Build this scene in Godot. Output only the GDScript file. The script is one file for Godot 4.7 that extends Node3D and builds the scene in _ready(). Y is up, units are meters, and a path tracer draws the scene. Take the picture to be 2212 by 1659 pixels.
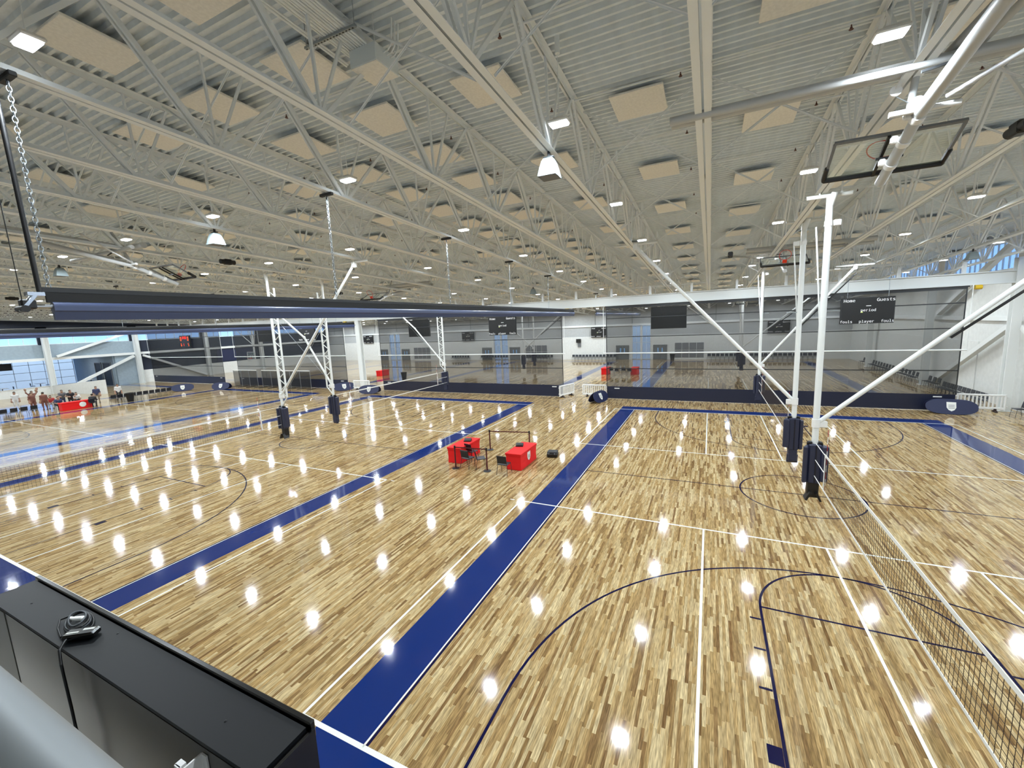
extends Node3D
# A large indoor sports hall: maple courts, steel truss roof, divider curtains, volleyball and basketball gear.

const TSP := 2.93            # truss spacing
const TX0 := -3.15           # the truss straight over the camera
const SLOPE := 0.044
const Z_NEAR := 22.0
const Z_FAR := -50.0
const X_R := 13.4
const X_L := -80.0
const COURTS := [0.0, -24.27, -48.5, -72.8]

var M := {}
var taken := {}
var rng := RandomNumberGenerator.new()

func deck_y(z: float) -> float: return 11.39 + SLOPE * z
func chord_y(z: float) -> float: return 9.505 + SLOPE * z
func lamp_y(x: float, z: float) -> float: return 9.868 + SLOPE * z + 0.008 * maxf(x, -40.0)
func truss_x(k: int) -> float: return TX0 - TSP * k

# ---------------------------------------------------------------- mesh builder
class MB:
	var v := PackedVector3Array()
	var n := PackedVector3Array()
	var uv := PackedVector2Array()
	var c := PackedColorArray()
	var ix := PackedInt32Array()

	func quad(a: Vector3, b: Vector3, d: Vector3, e: Vector3) -> void:  # counter-clockwise from outside
		var nn := (b - a).cross(d - a)
		if nn.length_squared() < 1e-14: nn = (d - a).cross(e - a)
		nn = nn.normalized()
		var s := v.size()
		v.append(a); v.append(b); v.append(d); v.append(e)
		for i in 4: n.append(nn)
		ix.append_array(PackedInt32Array([s, s + 2, s + 1, s, s + 3, s + 2]))
	func quadn(a: Vector3, b: Vector3, d: Vector3, e: Vector3, na: Vector3, nb: Vector3, nd: Vector3, ne: Vector3) -> void:
		var s := v.size()
		v.append(a); v.append(b); v.append(d); v.append(e)
		n.append(na); n.append(nb); n.append(nd); n.append(ne)
		ix.append_array(PackedInt32Array([s, s + 2, s + 1, s, s + 3, s + 2]))
	func tri(a: Vector3, b: Vector3, d: Vector3) -> void:
		var nn := (b - a).cross(d - a).normalized()
		var s := v.size()
		v.append(a); v.append(b); v.append(d)
		for i in 3: n.append(nn)
		ix.append_array(PackedInt32Array([s, s + 2, s + 1]))
	func box(p: Vector3, s: Vector3, b := Basis()) -> void:
		var h := s * 0.5
		var q := []
		for i in 8: q.append(p + b * Vector3(h.x * (1 if i & 1 else -1), h.y * (1 if i & 2 else -1), h.z * (1 if i & 4 else -1)))
		quad(q[0], q[2], q[3], q[1]); quad(q[4], q[5], q[7], q[6])
		quad(q[0], q[4], q[6], q[2]); quad(q[1], q[3], q[7], q[5])
		quad(q[2], q[6], q[7], q[3]); quad(q[0], q[1], q[5], q[4])
	func rbox(p: Vector3, s: Vector3, r: float, b := Basis()) -> void:  # chamfered box
		var h := s * 0.5
		for ax in 3:
			for sg in [-1.0, 1.0]:
				var u := (ax + 1) % 3
				var w := (ax + 2) % 3
				var f := []
				for k in [[-1, -1], [1, -1], [1, 1], [-1, 1]]:
					var t := Vector3()
					t[ax] = sg * h[ax]; t[u] = k[0] * (h[u] - r); t[w] = k[1] * (h[w] - r)
					f.append(p + b * t)
				if sg > 0: quad(f[0], f[1], f[2], f[3])
				else: quad(f[0], f[3], f[2], f[1])
		for ax in 3:
			var u := (ax + 1) % 3
			var w := (ax + 2) % 3
			for su in [-1.0, 1.0]:
				for sw in [-1.0, 1.0]:
					var f := []
					for k in [[0, -1], [1, -1], [1, 1], [0, 1]]:
						var t := Vector3()
						t[ax] = k[1] * (h[ax] - r)
						t[u] = su * (h[u] - (0.0 if k[0] == 0 else r)); t[w] = sw * (h[w] - (r if k[0] == 0 else 0.0))
						f.append(p + b * t)
					if su * sw > 0: quad(f[0], f[1], f[2], f[3])
					else: quad(f[0], f[3], f[2], f[1])
		for i in 8:
			var g := Vector3(1 if i & 1 else -1, 1 if i & 2 else -1, 1 if i & 4 else -1)
			var f := []
			for ax in 3:
				var t := Vector3()
				for k in 3: t[k] = g[k] * (h[k] - (0.0 if k == ax else r))
				f.append(p + b * t)
			if g.x * g.y * g.z > 0: tri(f[0], f[1], f[2])
			else: tri(f[0], f[2], f[1])
	func bar(p: Vector3, q: Vector3, w: float, h: float, up := Vector3.UP, off := Vector2.ZERO) -> void:
		var z := (q - p).normalized()
		if absf(z.dot(up)) > 0.99: up = Vector3.RIGHT if absf(z.x) < 0.9 else Vector3.BACK
		var x := up.cross(z).normalized()
		var y := z.cross(x)
		box((p + q) * 0.5 + x * off.x + y * off.y, Vector3(w, h, p.distance_to(q)), Basis(x, y, z))
	func frame_of(z: Vector3) -> Basis:
		var up := Vector3.UP if absf(z.y) < 0.95 else Vector3.RIGHT
		var x := up.cross(z).normalized()
		return Basis(x, z.cross(x), z)
	func tube(p: Vector3, q: Vector3, r0: float, r1 := -1.0, seg := 10, caps := true) -> void:
		if r1 < 0: r1 = r0
		var b := frame_of((q - p).normalized())
		for i in seg:
			var a0 := TAU * i / seg
			var a1 := TAU * (i + 1) / seg
			var d0 := b.x * cos(a0) + b.y * sin(a0)
			var d1 := b.x * cos(a1) + b.y * sin(a1)
			quadn(p + d0 * r0, p + d1 * r0, q + d1 * r1, q + d0 * r1, d0, d1, d1, d0)
			if caps:
				tri(p, p + d1 * r0, p + d0 * r0); tri(q, q + d0 * r1, q + d1 * r1)
	func path(pts: Array, r: float, seg := 8) -> void:
		for i in pts.size() - 1:
			tube(pts[i], pts[i + 1], r, r, seg, i == 0 or i == pts.size() - 2)
			if i > 0: ball(pts[i], r, 4, seg)
	func ball(p: Vector3, r: float, rows := 6, seg := 10, sc := Vector3.ONE) -> void:
		for j in rows:
			for i in seg:
				var f := func(jj, ii):
					var t: float = PI * jj / rows
					var a: float = TAU * ii / seg
					return Vector3(sin(t) * cos(a), cos(t), sin(t) * sin(a))
				var d0: Vector3 = f.call(j, i); var d1: Vector3 = f.call(j, i + 1); var d2: Vector3 = f.call(j + 1, i + 1); var d3: Vector3 = f.call(j + 1, i)
				quadn(p + d0 * r * sc, p + d1 * r * sc, p + d2 * r * sc, p + d3 * r * sc, d0, d1, d2, d3)
	func lathe(prof: Array, xf := Transform3D(), seg := 16) -> void:  # Vector2(radius, y), from top to bottom
		for k in prof.size() - 1:
			var a: Vector2 = prof[k]
			var b: Vector2 = prof[k + 1]
			var t := (b - a).normalized()
			var nr := -t.y
			var ny := t.x
			for i in seg:
				var a0 := TAU * i / seg
				var a1 := TAU * (i + 1) / seg
				var e0 := Vector3(cos(a0), 0, sin(a0)); var e1 := Vector3(cos(a1), 0, sin(a1))
				var n0 := xf.basis * (e0 * nr + Vector3.UP * ny); var n1 := xf.basis * (e1 * nr + Vector3.UP * ny)
				quadn(xf * (e0 * a.x + Vector3.UP * a.y), xf * (e1 * a.x + Vector3.UP * a.y), xf * (e1 * b.x + Vector3.UP * b.y), xf * (e0 * b.x + Vector3.UP * b.y), n0, n1, n1, n0)
	func prism(poly: PackedVector2Array, d: float, xf := Transform3D()) -> void:  # polygon in xy, thickness along z
		if Geometry2D.is_polygon_clockwise(poly): poly.reverse()
		var t := Geometry2D.triangulate_polygon(poly)
		for i in range(0, t.size(), 3):
			var a := poly[t[i]]; var b := poly[t[i + 1]]; var e := poly[t[i + 2]]
			if (b - a).cross(e - a) < 0:
				var s := b; b = e; e = s
			tri(xf * Vector3(a.x, a.y, d / 2), xf * Vector3(b.x, b.y, d / 2), xf * Vector3(e.x, e.y, d / 2))
			tri(xf * Vector3(a.x, a.y, -d / 2), xf * Vector3(e.x, e.y, -d / 2), xf * Vector3(b.x, b.y, -d / 2))
		for i in poly.size():
			var a := poly[i]; var b := poly[(i + 1) % poly.size()]
			quad(xf * Vector3(a.x, a.y, -d / 2), xf * Vector3(b.x, b.y, -d / 2), xf * Vector3(b.x, b.y, d / 2), xf * Vector3(a.x, a.y, d / 2))
	func arc(cx: float, cz: float, r: float, w: float, a0: float, a1: float, y: float, seg := 40) -> void:  # flat painted arc
		for i in seg:
			var p := a0 + (a1 - a0) * i / seg
			var q := a0 + (a1 - a0) * (i + 1) / seg
			var d0 := Vector3(cos(p), 0, sin(p)); var d1 := Vector3(cos(q), 0, sin(q))
			var o := Vector3(cx, y, cz)
			if a1 > a0: quad(o + d0 * (r - w / 2), o + d1 * (r - w / 2), o + d1 * (r + w / 2), o + d0 * (r + w / 2))
			else: quad(o + d0 * (r + w / 2), o + d1 * (r + w / 2), o + d1 * (r - w / 2), o + d0 * (r - w / 2))
	func flat(x0: float, x1: float, z0: float, z1: float, y: float) -> void:
		quad(Vector3(x0, y, z1), Vector3(x1, y, z1), Vector3(x1, y, z0), Vector3(x0, y, z0))
	func mesh() -> ArrayMesh:
		var a := []
		a.resize(Mesh.ARRAY_MAX)
		a[Mesh.ARRAY_VERTEX] = v; a[Mesh.ARRAY_NORMAL] = n; a[Mesh.ARRAY_INDEX] = ix
		if uv.size() == v.size(): a[Mesh.ARRAY_TEX_UV] = uv
		if c.size() == v.size(): a[Mesh.ARRAY_COLOR] = c
		var m := ArrayMesh.new()
		m.add_surface_from_arrays(Mesh.PRIMITIVE_TRIANGLES, a)
		return m

# ---------------------------------------------------------------- nodes
func numbered(s: String) -> String:
	if not taken.has(s):
		taken[s] = 0
		return s
	taken[s] += 1
	return "%s_%03d" % [s, taken[s]]

func thing(called: String, label: String, category: String, at := Vector3.ZERO, turn := 0.0, group := "") -> Node3D:
	var o := Node3D.new()
	o.name = numbered(called); add_child(o)
	o.position = at; o.rotation.y = turn
	o.set_meta("label", label); o.set_meta("category", category)
	if group: o.set_meta("group", group)
	return o

func part(parent: Node, called: String, mesh, mat: Material, label := "", stuff := false) -> MeshInstance3D:
	var o := MeshInstance3D.new()
	o.name = called
	o.mesh = mesh.mesh() if mesh is MB else mesh
	o.material_override = mat
	if label: o.set_meta("label", label)
	if stuff: o.set_meta("kind", "stuff")
	parent.add_child(o, true)
	return o

func struct_root(called: String, label := "") -> Node3D:
	var o := Node3D.new()
	o.name = called; o.set_meta("kind", "structure")
	if label: o.set_meta("label", label)
	add_child(o)
	return o

func struct(called: String, mesh, mat: Material, label := "") -> MeshInstance3D:
	var o := part(self, called, mesh, mat, label)
	o.set_meta("kind", "structure")
	return o

func dup(src: Node3D, label: String, at: Vector3, turn := 0.0) -> Node3D:
	var r: Node3D = src.duplicate()
	r.name = numbered(str(src.name).get_slice("_0", 0)); add_child(r)
	r.position = at; r.rotation.y = turn
	r.set_meta("label", label)
	return r

const ORD := ["first", "second", "third", "fourth", "fifth", "sixth", "seventh", "eighth", "ninth", "tenth", "eleventh", "twelfth", "thirteenth", "fourteenth", "fifteenth", "sixteenth", "seventeenth", "eighteenth", "nineteenth", "twentieth"]
func ordinal(i: int) -> String:
	if i < 20: return ORD[i]
	if i < 39: return "twenty-" + ORD[i - 20]
	return "thirty-" + ORD[i - 30]

# ---------------------------------------------------------------- materials
func mat(c: Color, rough := 0.6, metal := 0.0) -> StandardMaterial3D:
	var m := StandardMaterial3D.new()
	m.albedo_color = c; m.roughness = rough; m.metallic = metal
	return m

func noise_tex(freq: float, lo: float, hi: float, size := 256, sd := 1) -> NoiseTexture2D:
	var t := NoiseTexture2D.new()
	var f := FastNoiseLite.new()
	f.noise_type = FastNoiseLite.TYPE_SIMPLEX_SMOOTH; f.frequency = freq; f.seed = sd; f.fractal_octaves = 4
	t.noise = f; t.width = size; t.height = size; t.seamless = true
	var g := Gradient.new()
	g.set_color(0, Color(lo, lo, lo)); g.set_color(1, Color(hi, hi, hi))
	t.color_ramp = g
	return t

func speckled(c: Color, rough: float, lo: float, scale: float) -> StandardMaterial3D:
	var m := mat(c, rough)
	m.albedo_texture = noise_tex(0.03, lo, 1.0)
	m.uv1_triplanar = true; m.uv1_world_triplanar = true
	m.uv1_scale = Vector3.ONE * scale
	return m

func make_materials() -> void:
	var w := StandardMaterial3D.new()               # maple boards: colour from the boards, grain from a stretched noise
	w.vertex_color_use_as_albedo = true
	w.albedo_texture = noise_tex(0.02, 0.6, 1.0, 512, 3)
	w.roughness = 0.07; w.metallic_specular = 0.42
	M.maple = w
	var bl := StandardMaterial3D.new()
	bl.vertex_color_use_as_albedo = true; bl.roughness = 0.06; bl.metallic_specular = 0.42
	M.paint = bl
	M.white_paint = mat(Color(0.86, 0.87, 0.84), 0.15)
	M.navy_paint = mat(Color(0.05, 0.05, 0.2), 0.06)
	M.navy_paint.metallic_specular = 0.4
	M.slab = mat(Color(0.35, 0.28, 0.2), 0.8)
	M.deck = speckled(Color(0.92, 0.95, 0.97), 0.75, 0.93, 0.4)
	M.panel = speckled(Color(0.97, 0.96, 0.93), 0.95, 0.94, 1.5)
	M.steel = mat(Color(0.92, 0.94, 0.95), 0.5)
	M.white_steel = mat(Color(0.87, 0.88, 0.87), 0.35)
	M.wall = speckled(Color(0.86, 0.865, 0.85), 0.8, 0.95, 0.3)
	M.wall_grey = speckled(Color(0.70, 0.71, 0.71), 0.8, 0.95, 0.3)
	M.wall_navy = speckled(Color(0.05, 0.11, 0.2), 0.6, 0.9, 0.3)
	M.wall_slate = speckled(Color(0.6, 0.66, 0.7), 0.8, 0.94, 0.3)
	M.black = mat(Color(0.025, 0.025, 0.03), 0.45)
	M.black_gloss = mat(Color(0.012, 0.012, 0.015), 0.22)
	M.dark_grey = mat(Color(0.13, 0.14, 0.15), 0.6)
	M.grey = mat(Color(0.42, 0.43, 0.44), 0.5)
	M.galv = mat(Color(0.62, 0.65, 0.67), 0.35, 0.8)
	M.chrome = mat(Color(0.7, 0.72, 0.74), 0.22, 0.9)
	M.navy_vinyl = mat(Color(0.075, 0.1, 0.19), 0.42)
	M.navy_vinyl_soft = mat(Color(0.24, 0.28, 0.4), 0.35)
	M.door_lite = mat(Color(0.55, 0.75, 0.95), 0.1)
	M.enclosure = mat(Color(0.86, 0.89, 0.9), 0.5)
	M.goal_steel = mat(Color(0.72, 0.73, 0.73), 0.35)
	M.arrow = mat(Color(0.85, 0.9, 0.5), 0.6)
	M.foot = mat(Color(0.12, 0.035, 0.03), 0.6)
	M.sprinkler = mat(Color(0.35, 0.2, 0.17), 0.5)
	M.top_plate = mat(Color(0.055, 0.064, 0.075), 0.5)
	M.top_plate.metallic_specular = 0.3
	M.back_panel = mat(Color(0.22, 0.215, 0.19), 0.22, 0.2)
	M.back_panel_light = mat(Color(0.42, 0.42, 0.39), 0.35, 0.2)
	M.grey_cord = mat(Color(0.2, 0.22, 0.24), 0.4)
	M.rail = mat(Color(0.5, 0.52, 0.53), 0.5, 0.4)
	var vc := StandardMaterial3D.new()
	vc.vertex_color_use_as_albedo = true; vc.roughness = 0.8
	M.vertex_cloth = vc
	M.navy_pad = mat(Color(0.13, 0.15, 0.24), 0.45)
	M.navy_seam = mat(Color(0.03, 0.035, 0.1), 0.5)
	M.blue_banner = mat(Color(0.04, 0.09, 0.25), 0.55)
	M.red_cloth = mat(Color(0.86, 0.02, 0.02), 0.85)
	M.red_cloth.rim_enabled = true; M.red_cloth.rim = 0.25
	M.white_plastic = mat(Color(0.88, 0.88, 0.87), 0.4)
	M.white_cloth = mat(Color(0.87, 0.87, 0.85), 0.8)
	M.chair_plastic = mat(Color(0.07, 0.095, 0.14), 0.4)
	M.chair_leg = mat(Color(0.2, 0.21, 0.23), 0.35, 0.6)
	M.belt = mat(Color(0.3, 0.06, 0.09), 0.6)
	M.orange = mat(Color(0.8, 0.2, 0.08), 0.4)
	M.red = mat(Color(0.6, 0.05, 0.05), 0.5)
	M.yellow = mat(Color(0.75, 0.62, 0.08), 0.5)
	M.door = mat(Color(0.42, 0.43, 0.43), 0.5)
	M.net_string = mat(Color(0.2, 0.15, 0.11), 0.8)
	M.louver = mat(Color(0.45, 0.46, 0.47), 0.5)
	M.speaker = mat(Color(0.5, 0.55, 0.56), 0.5)
	M.lettering = mat(Color(0.9, 0.9, 0.9), 0.6)
	var cm := mat(Color(0.10, 0.11, 0.11, 0.42), 0.7)    # see-through vinyl mesh
	cm.transparency = BaseMaterial3D.TRANSPARENCY_ALPHA
	M.curtain_mesh = cm
	var rm := mat(Color(0.09, 0.095, 0.095, 0.72), 0.6)
	rm.transparency = BaseMaterial3D.TRANSPARENCY_ALPHA
	M.roll_mesh = rm
	var gl := mat(Color(0.75, 0.85, 0.83, 0.12), 0.03)
	gl.transparency = BaseMaterial3D.TRANSPARENCY_ALPHA
	M.glass = gl
	var pn := mat(Color(0.6, 0.76, 0.95, 0.2), 0.1)
	pn.transparency = BaseMaterial3D.TRANSPARENCY_ALPHA
	M.pane = pn
	var em := mat(Color(1, 1, 1), 0.5)
	em.emission_enabled = true; em.emission = Color(0.95, 0.98, 1.0); em.emission_energy_multiplier = 9.0
	M.lens = em
	var rd := mat(Color(0.3, 0.02, 0.01), 0.5)
	rd.emission_enabled = true; rd.emission = Color(1.0, 0.12, 0.03); rd.emission_energy_multiplier = 3.0
	M.led_red = rd
	var am := mat(Color(0.3, 0.12, 0.01), 0.5)
	am.emission_enabled = true; am.emission = Color(1.0, 0.35, 0.05); am.emission_energy_multiplier = 2.2
	M.led_amber = am

# ---------------------------------------------------------------- scene
func _ready() -> void:
	rng.seed = 7
	var cam := Camera3D.new()
	cam.name = "camera"
	cam.fov = rad_to_deg(2.0 * atan(829.5 / 897.86))
	cam.near = 0.05; cam.far = 400.0
	cam.transform = Transform3D(Basis(Vector3.UP, 0.447139) * Basis(Vector3.RIGHT, -0.143775) * Basis(Vector3.BACK, -0.044107), Vector3(-2.9515, 6.3419, 16.697))
	add_child(cam); cam.current = true
	var env := Environment.new()
	var sky := Sky.new()
	var sm := ProceduralSkyMaterial.new()
	sm.sky_top_color = Color(0.36, 0.56, 0.85); sm.sky_horizon_color = Color(0.52, 0.7, 0.93)
	sm.ground_horizon_color = Color(0.66, 0.78, 0.9); sm.ground_bottom_color = Color(0.5, 0.56, 0.62)
	sm.sun_angle_max = 1.0
	sm.energy_multiplier = 2.8
	sky.sky_material = sm
	env.background_mode = Environment.BG_SKY; env.sky = sky
	env.ambient_light_source = Environment.AMBIENT_SOURCE_DISABLED
	env.tonemap_mode = Environment.TONE_MAPPER_LINEAR
	env.tonemap_exposure = 1.0
	env.sdfgi_enabled = true; env.ssao_enabled = true; env.ssil_enabled = true
	var we := WorldEnvironment.new()
	we.name = "world_environment"; we.environment = env
	add_child(we)
	make_materials()
	build_lights()
	build_floor()
	build_ceiling()
	build_trusses()
	build_walls()
	build_girder_and_columns()
	build_curtains()
	build_rolled_curtains()
	build_scoreboards()
	build_goals()
	build_volleyball()
	build_tables_and_chairs()
	build_barriers_and_banners()
	build_ceiling_gear()
	build_lobby_and_people()
	build_foreground()


# ---------------------------------------------------------------- lights
const LIGHT_ENERGY := 20.5
func build_lights() -> void:
	var xs := [10.2, 4.843, -0.682, -5.733, -11.403, -17.208, -22.629, -28.0]
	for i in 10: xs.append(-33.3 - 5.45 * i)
	var hb := MB.new()
	hb.rbox(Vector3(0, 0.05, 0), Vector3(0.42, 0.06, 0.27), 0.02)
	hb.box(Vector3(0, 0.1, 0), Vector3(0.2, 0.05, 0.12))
	var housing := hb.mesh()
	var lb := MB.new()
	lb.rbox(Vector3(0, 0.0, 0), Vector3(0.36, 0.04, 0.21), 0.018)
	var lens := lb.mesh()
	for r in 12:
		var z := 13.78 - 5.55 * r if r < 5 else 13.97 - 5.55 * r
		for i in xs.size():
			var x: float = xs[i]
			var y := lamp_y(x, z)
			var t := thing("high_bay_light", "glowing LED high bay light in the %s row from the camera, %s from right wall" % [ORD[r], ordinal(i)], "light", Vector3(x, y, z), 0.0, "high bay lights hung from the roof")
			part(t, "housing", housing, M.white_plastic)
			part(t, "lens", lens, M.lens)
			var sb := MB.new()
			sb.tube(Vector3(0, 0.12, 0), Vector3(0, deck_y(z) - y + 0.02, 0), 0.008, -1, 6)
			sb.tube(Vector3(0, deck_y(z) - y - 0.3, 0), Vector3(0, deck_y(z) - y + 0.02, 0), 0.05, -1, 8)
			part(t, "hanger", sb, M.steel)
			var al := AreaLight3D.new()
			al.name = "lamp"
			al.area_size = Vector2(0.36, 0.2); al.light_energy = LIGHT_ENERGY; al.light_color = Color(0.93, 0.97, 1.0)
			al.area_normalize_energy = true
			al.area_range = 150.0; al.area_attenuation = 2.0
			al.shadow_enabled = true
			al.position = Vector3(0, -0.36, 0); al.rotation.x = -PI / 2
			t.add_child(al)

# ---------------------------------------------------------------- floor
func hash01(a: int, b: int) -> float:
	var h := (a * 73856093) ^ (b * 19349663) ^ 0x5bd1e995
	h = (h ^ (h >> 13)) * 1274126177
	h = h & 0x7fffffff
	h = (h ^ (h >> 11)) & 0xffffff
	return float(h) / 16777215.0

func board(mb: MB, x0: float, x1: float, z0: float, z1: float, y: float, col: Color, sides := false) -> void:
	var tx := rng.randfn(0.0, 0.0012)
	var tz := rng.randfn(0.0, 0.0010)
	var cr := 0.0014
	var nl := Vector3(tx - cr, 1, tz).normalized()
	var nr := Vector3(tx + cr, 1, tz).normalized()
	mb.quadn(Vector3(x0, y, z1), Vector3(x1, y, z1), Vector3(x1, y, z0), Vector3(x0, y, z0), nl, nr, nr, nl)
	var o := Vector2(rng.randf() * 9.0, rng.randf() * 9.0)
	for p in [Vector2(x0, z1), Vector2(x1, z1), Vector2(x1, z0), Vector2(x0, z0)]:
		mb.uv.append(Vector2((p.x - x0) * 4.0, (p.y - z0) * 0.28) + o)
		mb.c.append(col)
	if sides:
		for q in [[Vector2(x0, z1), Vector2(x0, z0)], [Vector2(x0, z0), Vector2(x1, z0)], [Vector2(x1, z0), Vector2(x1, z1)], [Vector2(x1, z1), Vector2(x0, z1)]]:
			mb.quad(Vector3(q[1].x, y, q[1].y), Vector3(q[1].x, y - 0.008, q[1].y), Vector3(q[0].x, y - 0.008, q[0].y), Vector3(q[0].x, y, q[0].y))
			for k in 4:
				mb.uv.append(o); mb.c.append(col)

func maple_tone() -> Color:
	var t := rng.randf()
	var a := Color(0.76, 0.595, 0.325)
	var b := Color(0.52, 0.345, 0.145)
	var d := Color(0.25, 0.14, 0.055)
	var c := a.lerp(b, t * 1.7) if t < 0.58 else b.lerp(d, pow((t - 0.58) / 0.42, 1.6))
	return c * (0.9 + 0.2 * rng.randf())

func build_floor() -> void:
	var sb := MB.new()
	sb.box(Vector3(-38, -0.16, -14), Vector3(112, 0.3, 74))
	var fl := struct("floor", sb, M.slab, "glossy maple strip floor painted with blue, navy and white court lines")
	var near := Rect2(-3.4, 9.2, 4.9, 3.55)
	var singles := 0
	for zone in [[-34.0, 13.4, -17.0, 16.3, 0.057, 0.8], [-80.0, -34.0, -17.0, 16.3, 0.114, 1.5], [-80.0, 13.4, -50.0, -17.0, 0.114, 1.5]]:
		var w: float = zone[4]
		var cols := int(ceil((zone[1] - zone[0]) / w))
		var mb := MB.new()
		for i in cols:
			var x: float = zone[0] + i * w
			var z: float = zone[2] - rng.randf() * zone[5]
			while z < zone[3]:
				var l: float = zone[5] * (0.3 + 1.5 * rng.randf() * rng.randf() + 0.35 * rng.randf())
				var z1 := minf(z + l, zone[3])
				var z0: float = maxf(z, zone[2])
				if z1 > z0:
					if singles < 300 and near.has_point(Vector2(x, (z0 + z1) / 2)):
						var one := MB.new()
						board(one, x + 0.0004, x + w - 0.0004, z0 + 0.0005, z1 - 0.0005, 0.0, maple_tone(), true)
						part(fl, "board", one, M.maple)
						singles += 1
					else:
						board(mb, x, x + w, z0, z1, 0.0, maple_tone())
				z += l
			if mb.v.size() > 120000:
				part(fl, "boards", mb, M.maple, "", true)
				mb = MB.new()
		part(fl, "boards", mb, M.maple, "", true)
	for ci in 4:
		court(fl, COURTS[ci], 0.0, ci < 2)
		court(fl, COURTS[ci], -33.3, false)

func blue_strip(mb: MB, x0: float, x1: float, z0: float, z1: float) -> void:
	var col := Color(0.005, 0.021, 0.125)
	var x := x0
	while x < x1 - 0.001:
		var xe := minf(x + 0.057, x1)
		var z := z0
		while z < z1 - 0.001:
			var ze := minf(z + 0.4 + rng.randf(), z1)
			board(mb, x, xe, z, ze, 0.0012, col)
			z = ze
		x = xe

func court(fl: Node, cx: float, cz: float, fine: bool) -> void:
	var W := 7.62
	var L := 12.8
	var o := W + 0.98
	var e := L + 0.96
	var bs := MB.new()
	blue_strip(bs, cx - o, cx - W - 0.04, cz - e, cz + e)
	blue_strip(bs, cx + W + 0.04, cx + o, cz - e, cz + e)
	blue_strip(bs, cx - W - 0.04, cx + W + 0.04, cz - e, cz - L - 0.04)
	blue_strip(bs, cx - W - 0.04, cx + W + 0.04, cz + L + 0.04, cz + e)
	part(fl, "blue_border", bs, M.paint)
	var far := MB.new()
	var line := func(x0, x1, z0, z1, m, y):
		var b := MB.new() if fine else far
		b.flat(cx + x0, cx + x1, cz + z0, cz + z1, y)
		if fine: part(fl, "court_line", b, m)
	var y1 := 0.0022
	for s in [-1.0, 1.0]:
		line.call(minf(s * W, s * (W - 0.05)), maxf(s * W, s * (W - 0.05)), -L, L, M.navy_paint, y1)
		for q in [1.83]:
			line.call(s * q - 0.025, s * q + 0.025, s * 7.0 if s > 0 else -L, L if s > 0 else -7.0, M.navy_paint, y1)
			line.call(-s * q - 0.025, -s * q + 0.025, s * 7.0 if s > 0 else -L, L if s > 0 else -7.0, M.navy_paint, y1)
		line.call(-1.83, 1.83, s * 7.01 - 0.025, s * 7.01 + 0.025, M.navy_paint, y1)
		for t in [-1.0, 1.0]:
			line.call(t * 6.02 - 0.025, t * 6.02 + 0.025, minf(s * L, s * 11.2), maxf(s * L, s * 11.2), M.navy_paint, y1)
			for d in [3.5, 4.45, 5.35]:
				line.call(minf(t * 1.86, t * 2.06), maxf(t * 1.86, t * 2.06), s * (L - d) - 0.025, s * (L - d) + 0.025, M.navy_paint, y1)
			line.call(minf(t * 1.86, t * 2.06), maxf(t * 1.86, t * 2.06), s * (L - 2.3) - 0.15, s * (L - 2.3) + 0.15, M.navy_paint, y1)
	line.call(-W, W, -0.025, 0.025, M.navy_paint, y1)
	var ar := MB.new()
	ar.arc(cx, cz, 1.83, 0.05, 0, TAU, y1, 56)
	if fine: part(fl, "centre_circle", ar, M.navy_paint)
	for s in [1.0, -1.0]:
		var a := MB.new() if fine else ar
		a.arc(cx, cz + s * 7.01, 1.83, 0.05, -PI if s > 0 else 0.0, 0.0 if s > 0 else PI, y1, 30)
		if fine:
			part(fl, "free_throw_arc", a, M.navy_paint)
			a = MB.new()
		a.arc(cx, cz + s * 11.2, 6.02, 0.05, -PI if s > 0 else 0.0, 0.0 if s > 0 else PI, y1, 60)
		if fine: part(fl, "three_point_arc", a, M.navy_paint)
	if not fine:
		for i in ar.v.size(): far.v.append(ar.v[i])
		far.n.append_array(ar.n)
		var base := far.v.size() - ar.v.size()
		for i in ar.ix: far.ix.append(base + i)
		part(fl, "basketball_lines", far, M.navy_paint, "", true)
		far = MB.new()
	# volleyball, white: the lambda above keeps the old far builder, so a second one here
	var vb := MB.new()
	var vline := func(x0, x1, z0, z1):
		var b := MB.new() if fine else vb
		b.flat(cx + x0, cx + x1, cz + z0, cz + z1, 0.0030)
		if fine: part(fl, "volleyball_line", b, M.white_paint)
	for s in [-1.0, 1.0]:
		var a: float = minf(s * 3.75, s * 12.8)
		var b: float = maxf(s * 3.75, s * 12.8)
		vline.call(-9.0, 9.0, s * 3.775 - 0.03, s * 3.775 + 0.03)
		vline.call(-9.0, 9.0, s * 12.8 - 0.04, s * 12.8 + 0.04)
		for x in [-9.0, -3.0, 0.0, 3.0, 9.0]:
			vline.call(x - 0.027, x + 0.027, a, b)
		for x in [-9.42, 9.25]:
			vline.call(x, x + 0.17, s * 3.775 - 0.025, s * 3.775 + 0.025)
	for s in [-1.0, 1.0]:
		vline.call(minf(s * (W + 0.005), s * (W + 0.035)), maxf(s * (W + 0.005), s * (W + 0.035)), -L, L)
	if not fine: part(fl, "volleyball_lines", vb, M.white_paint, "", true)

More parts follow.
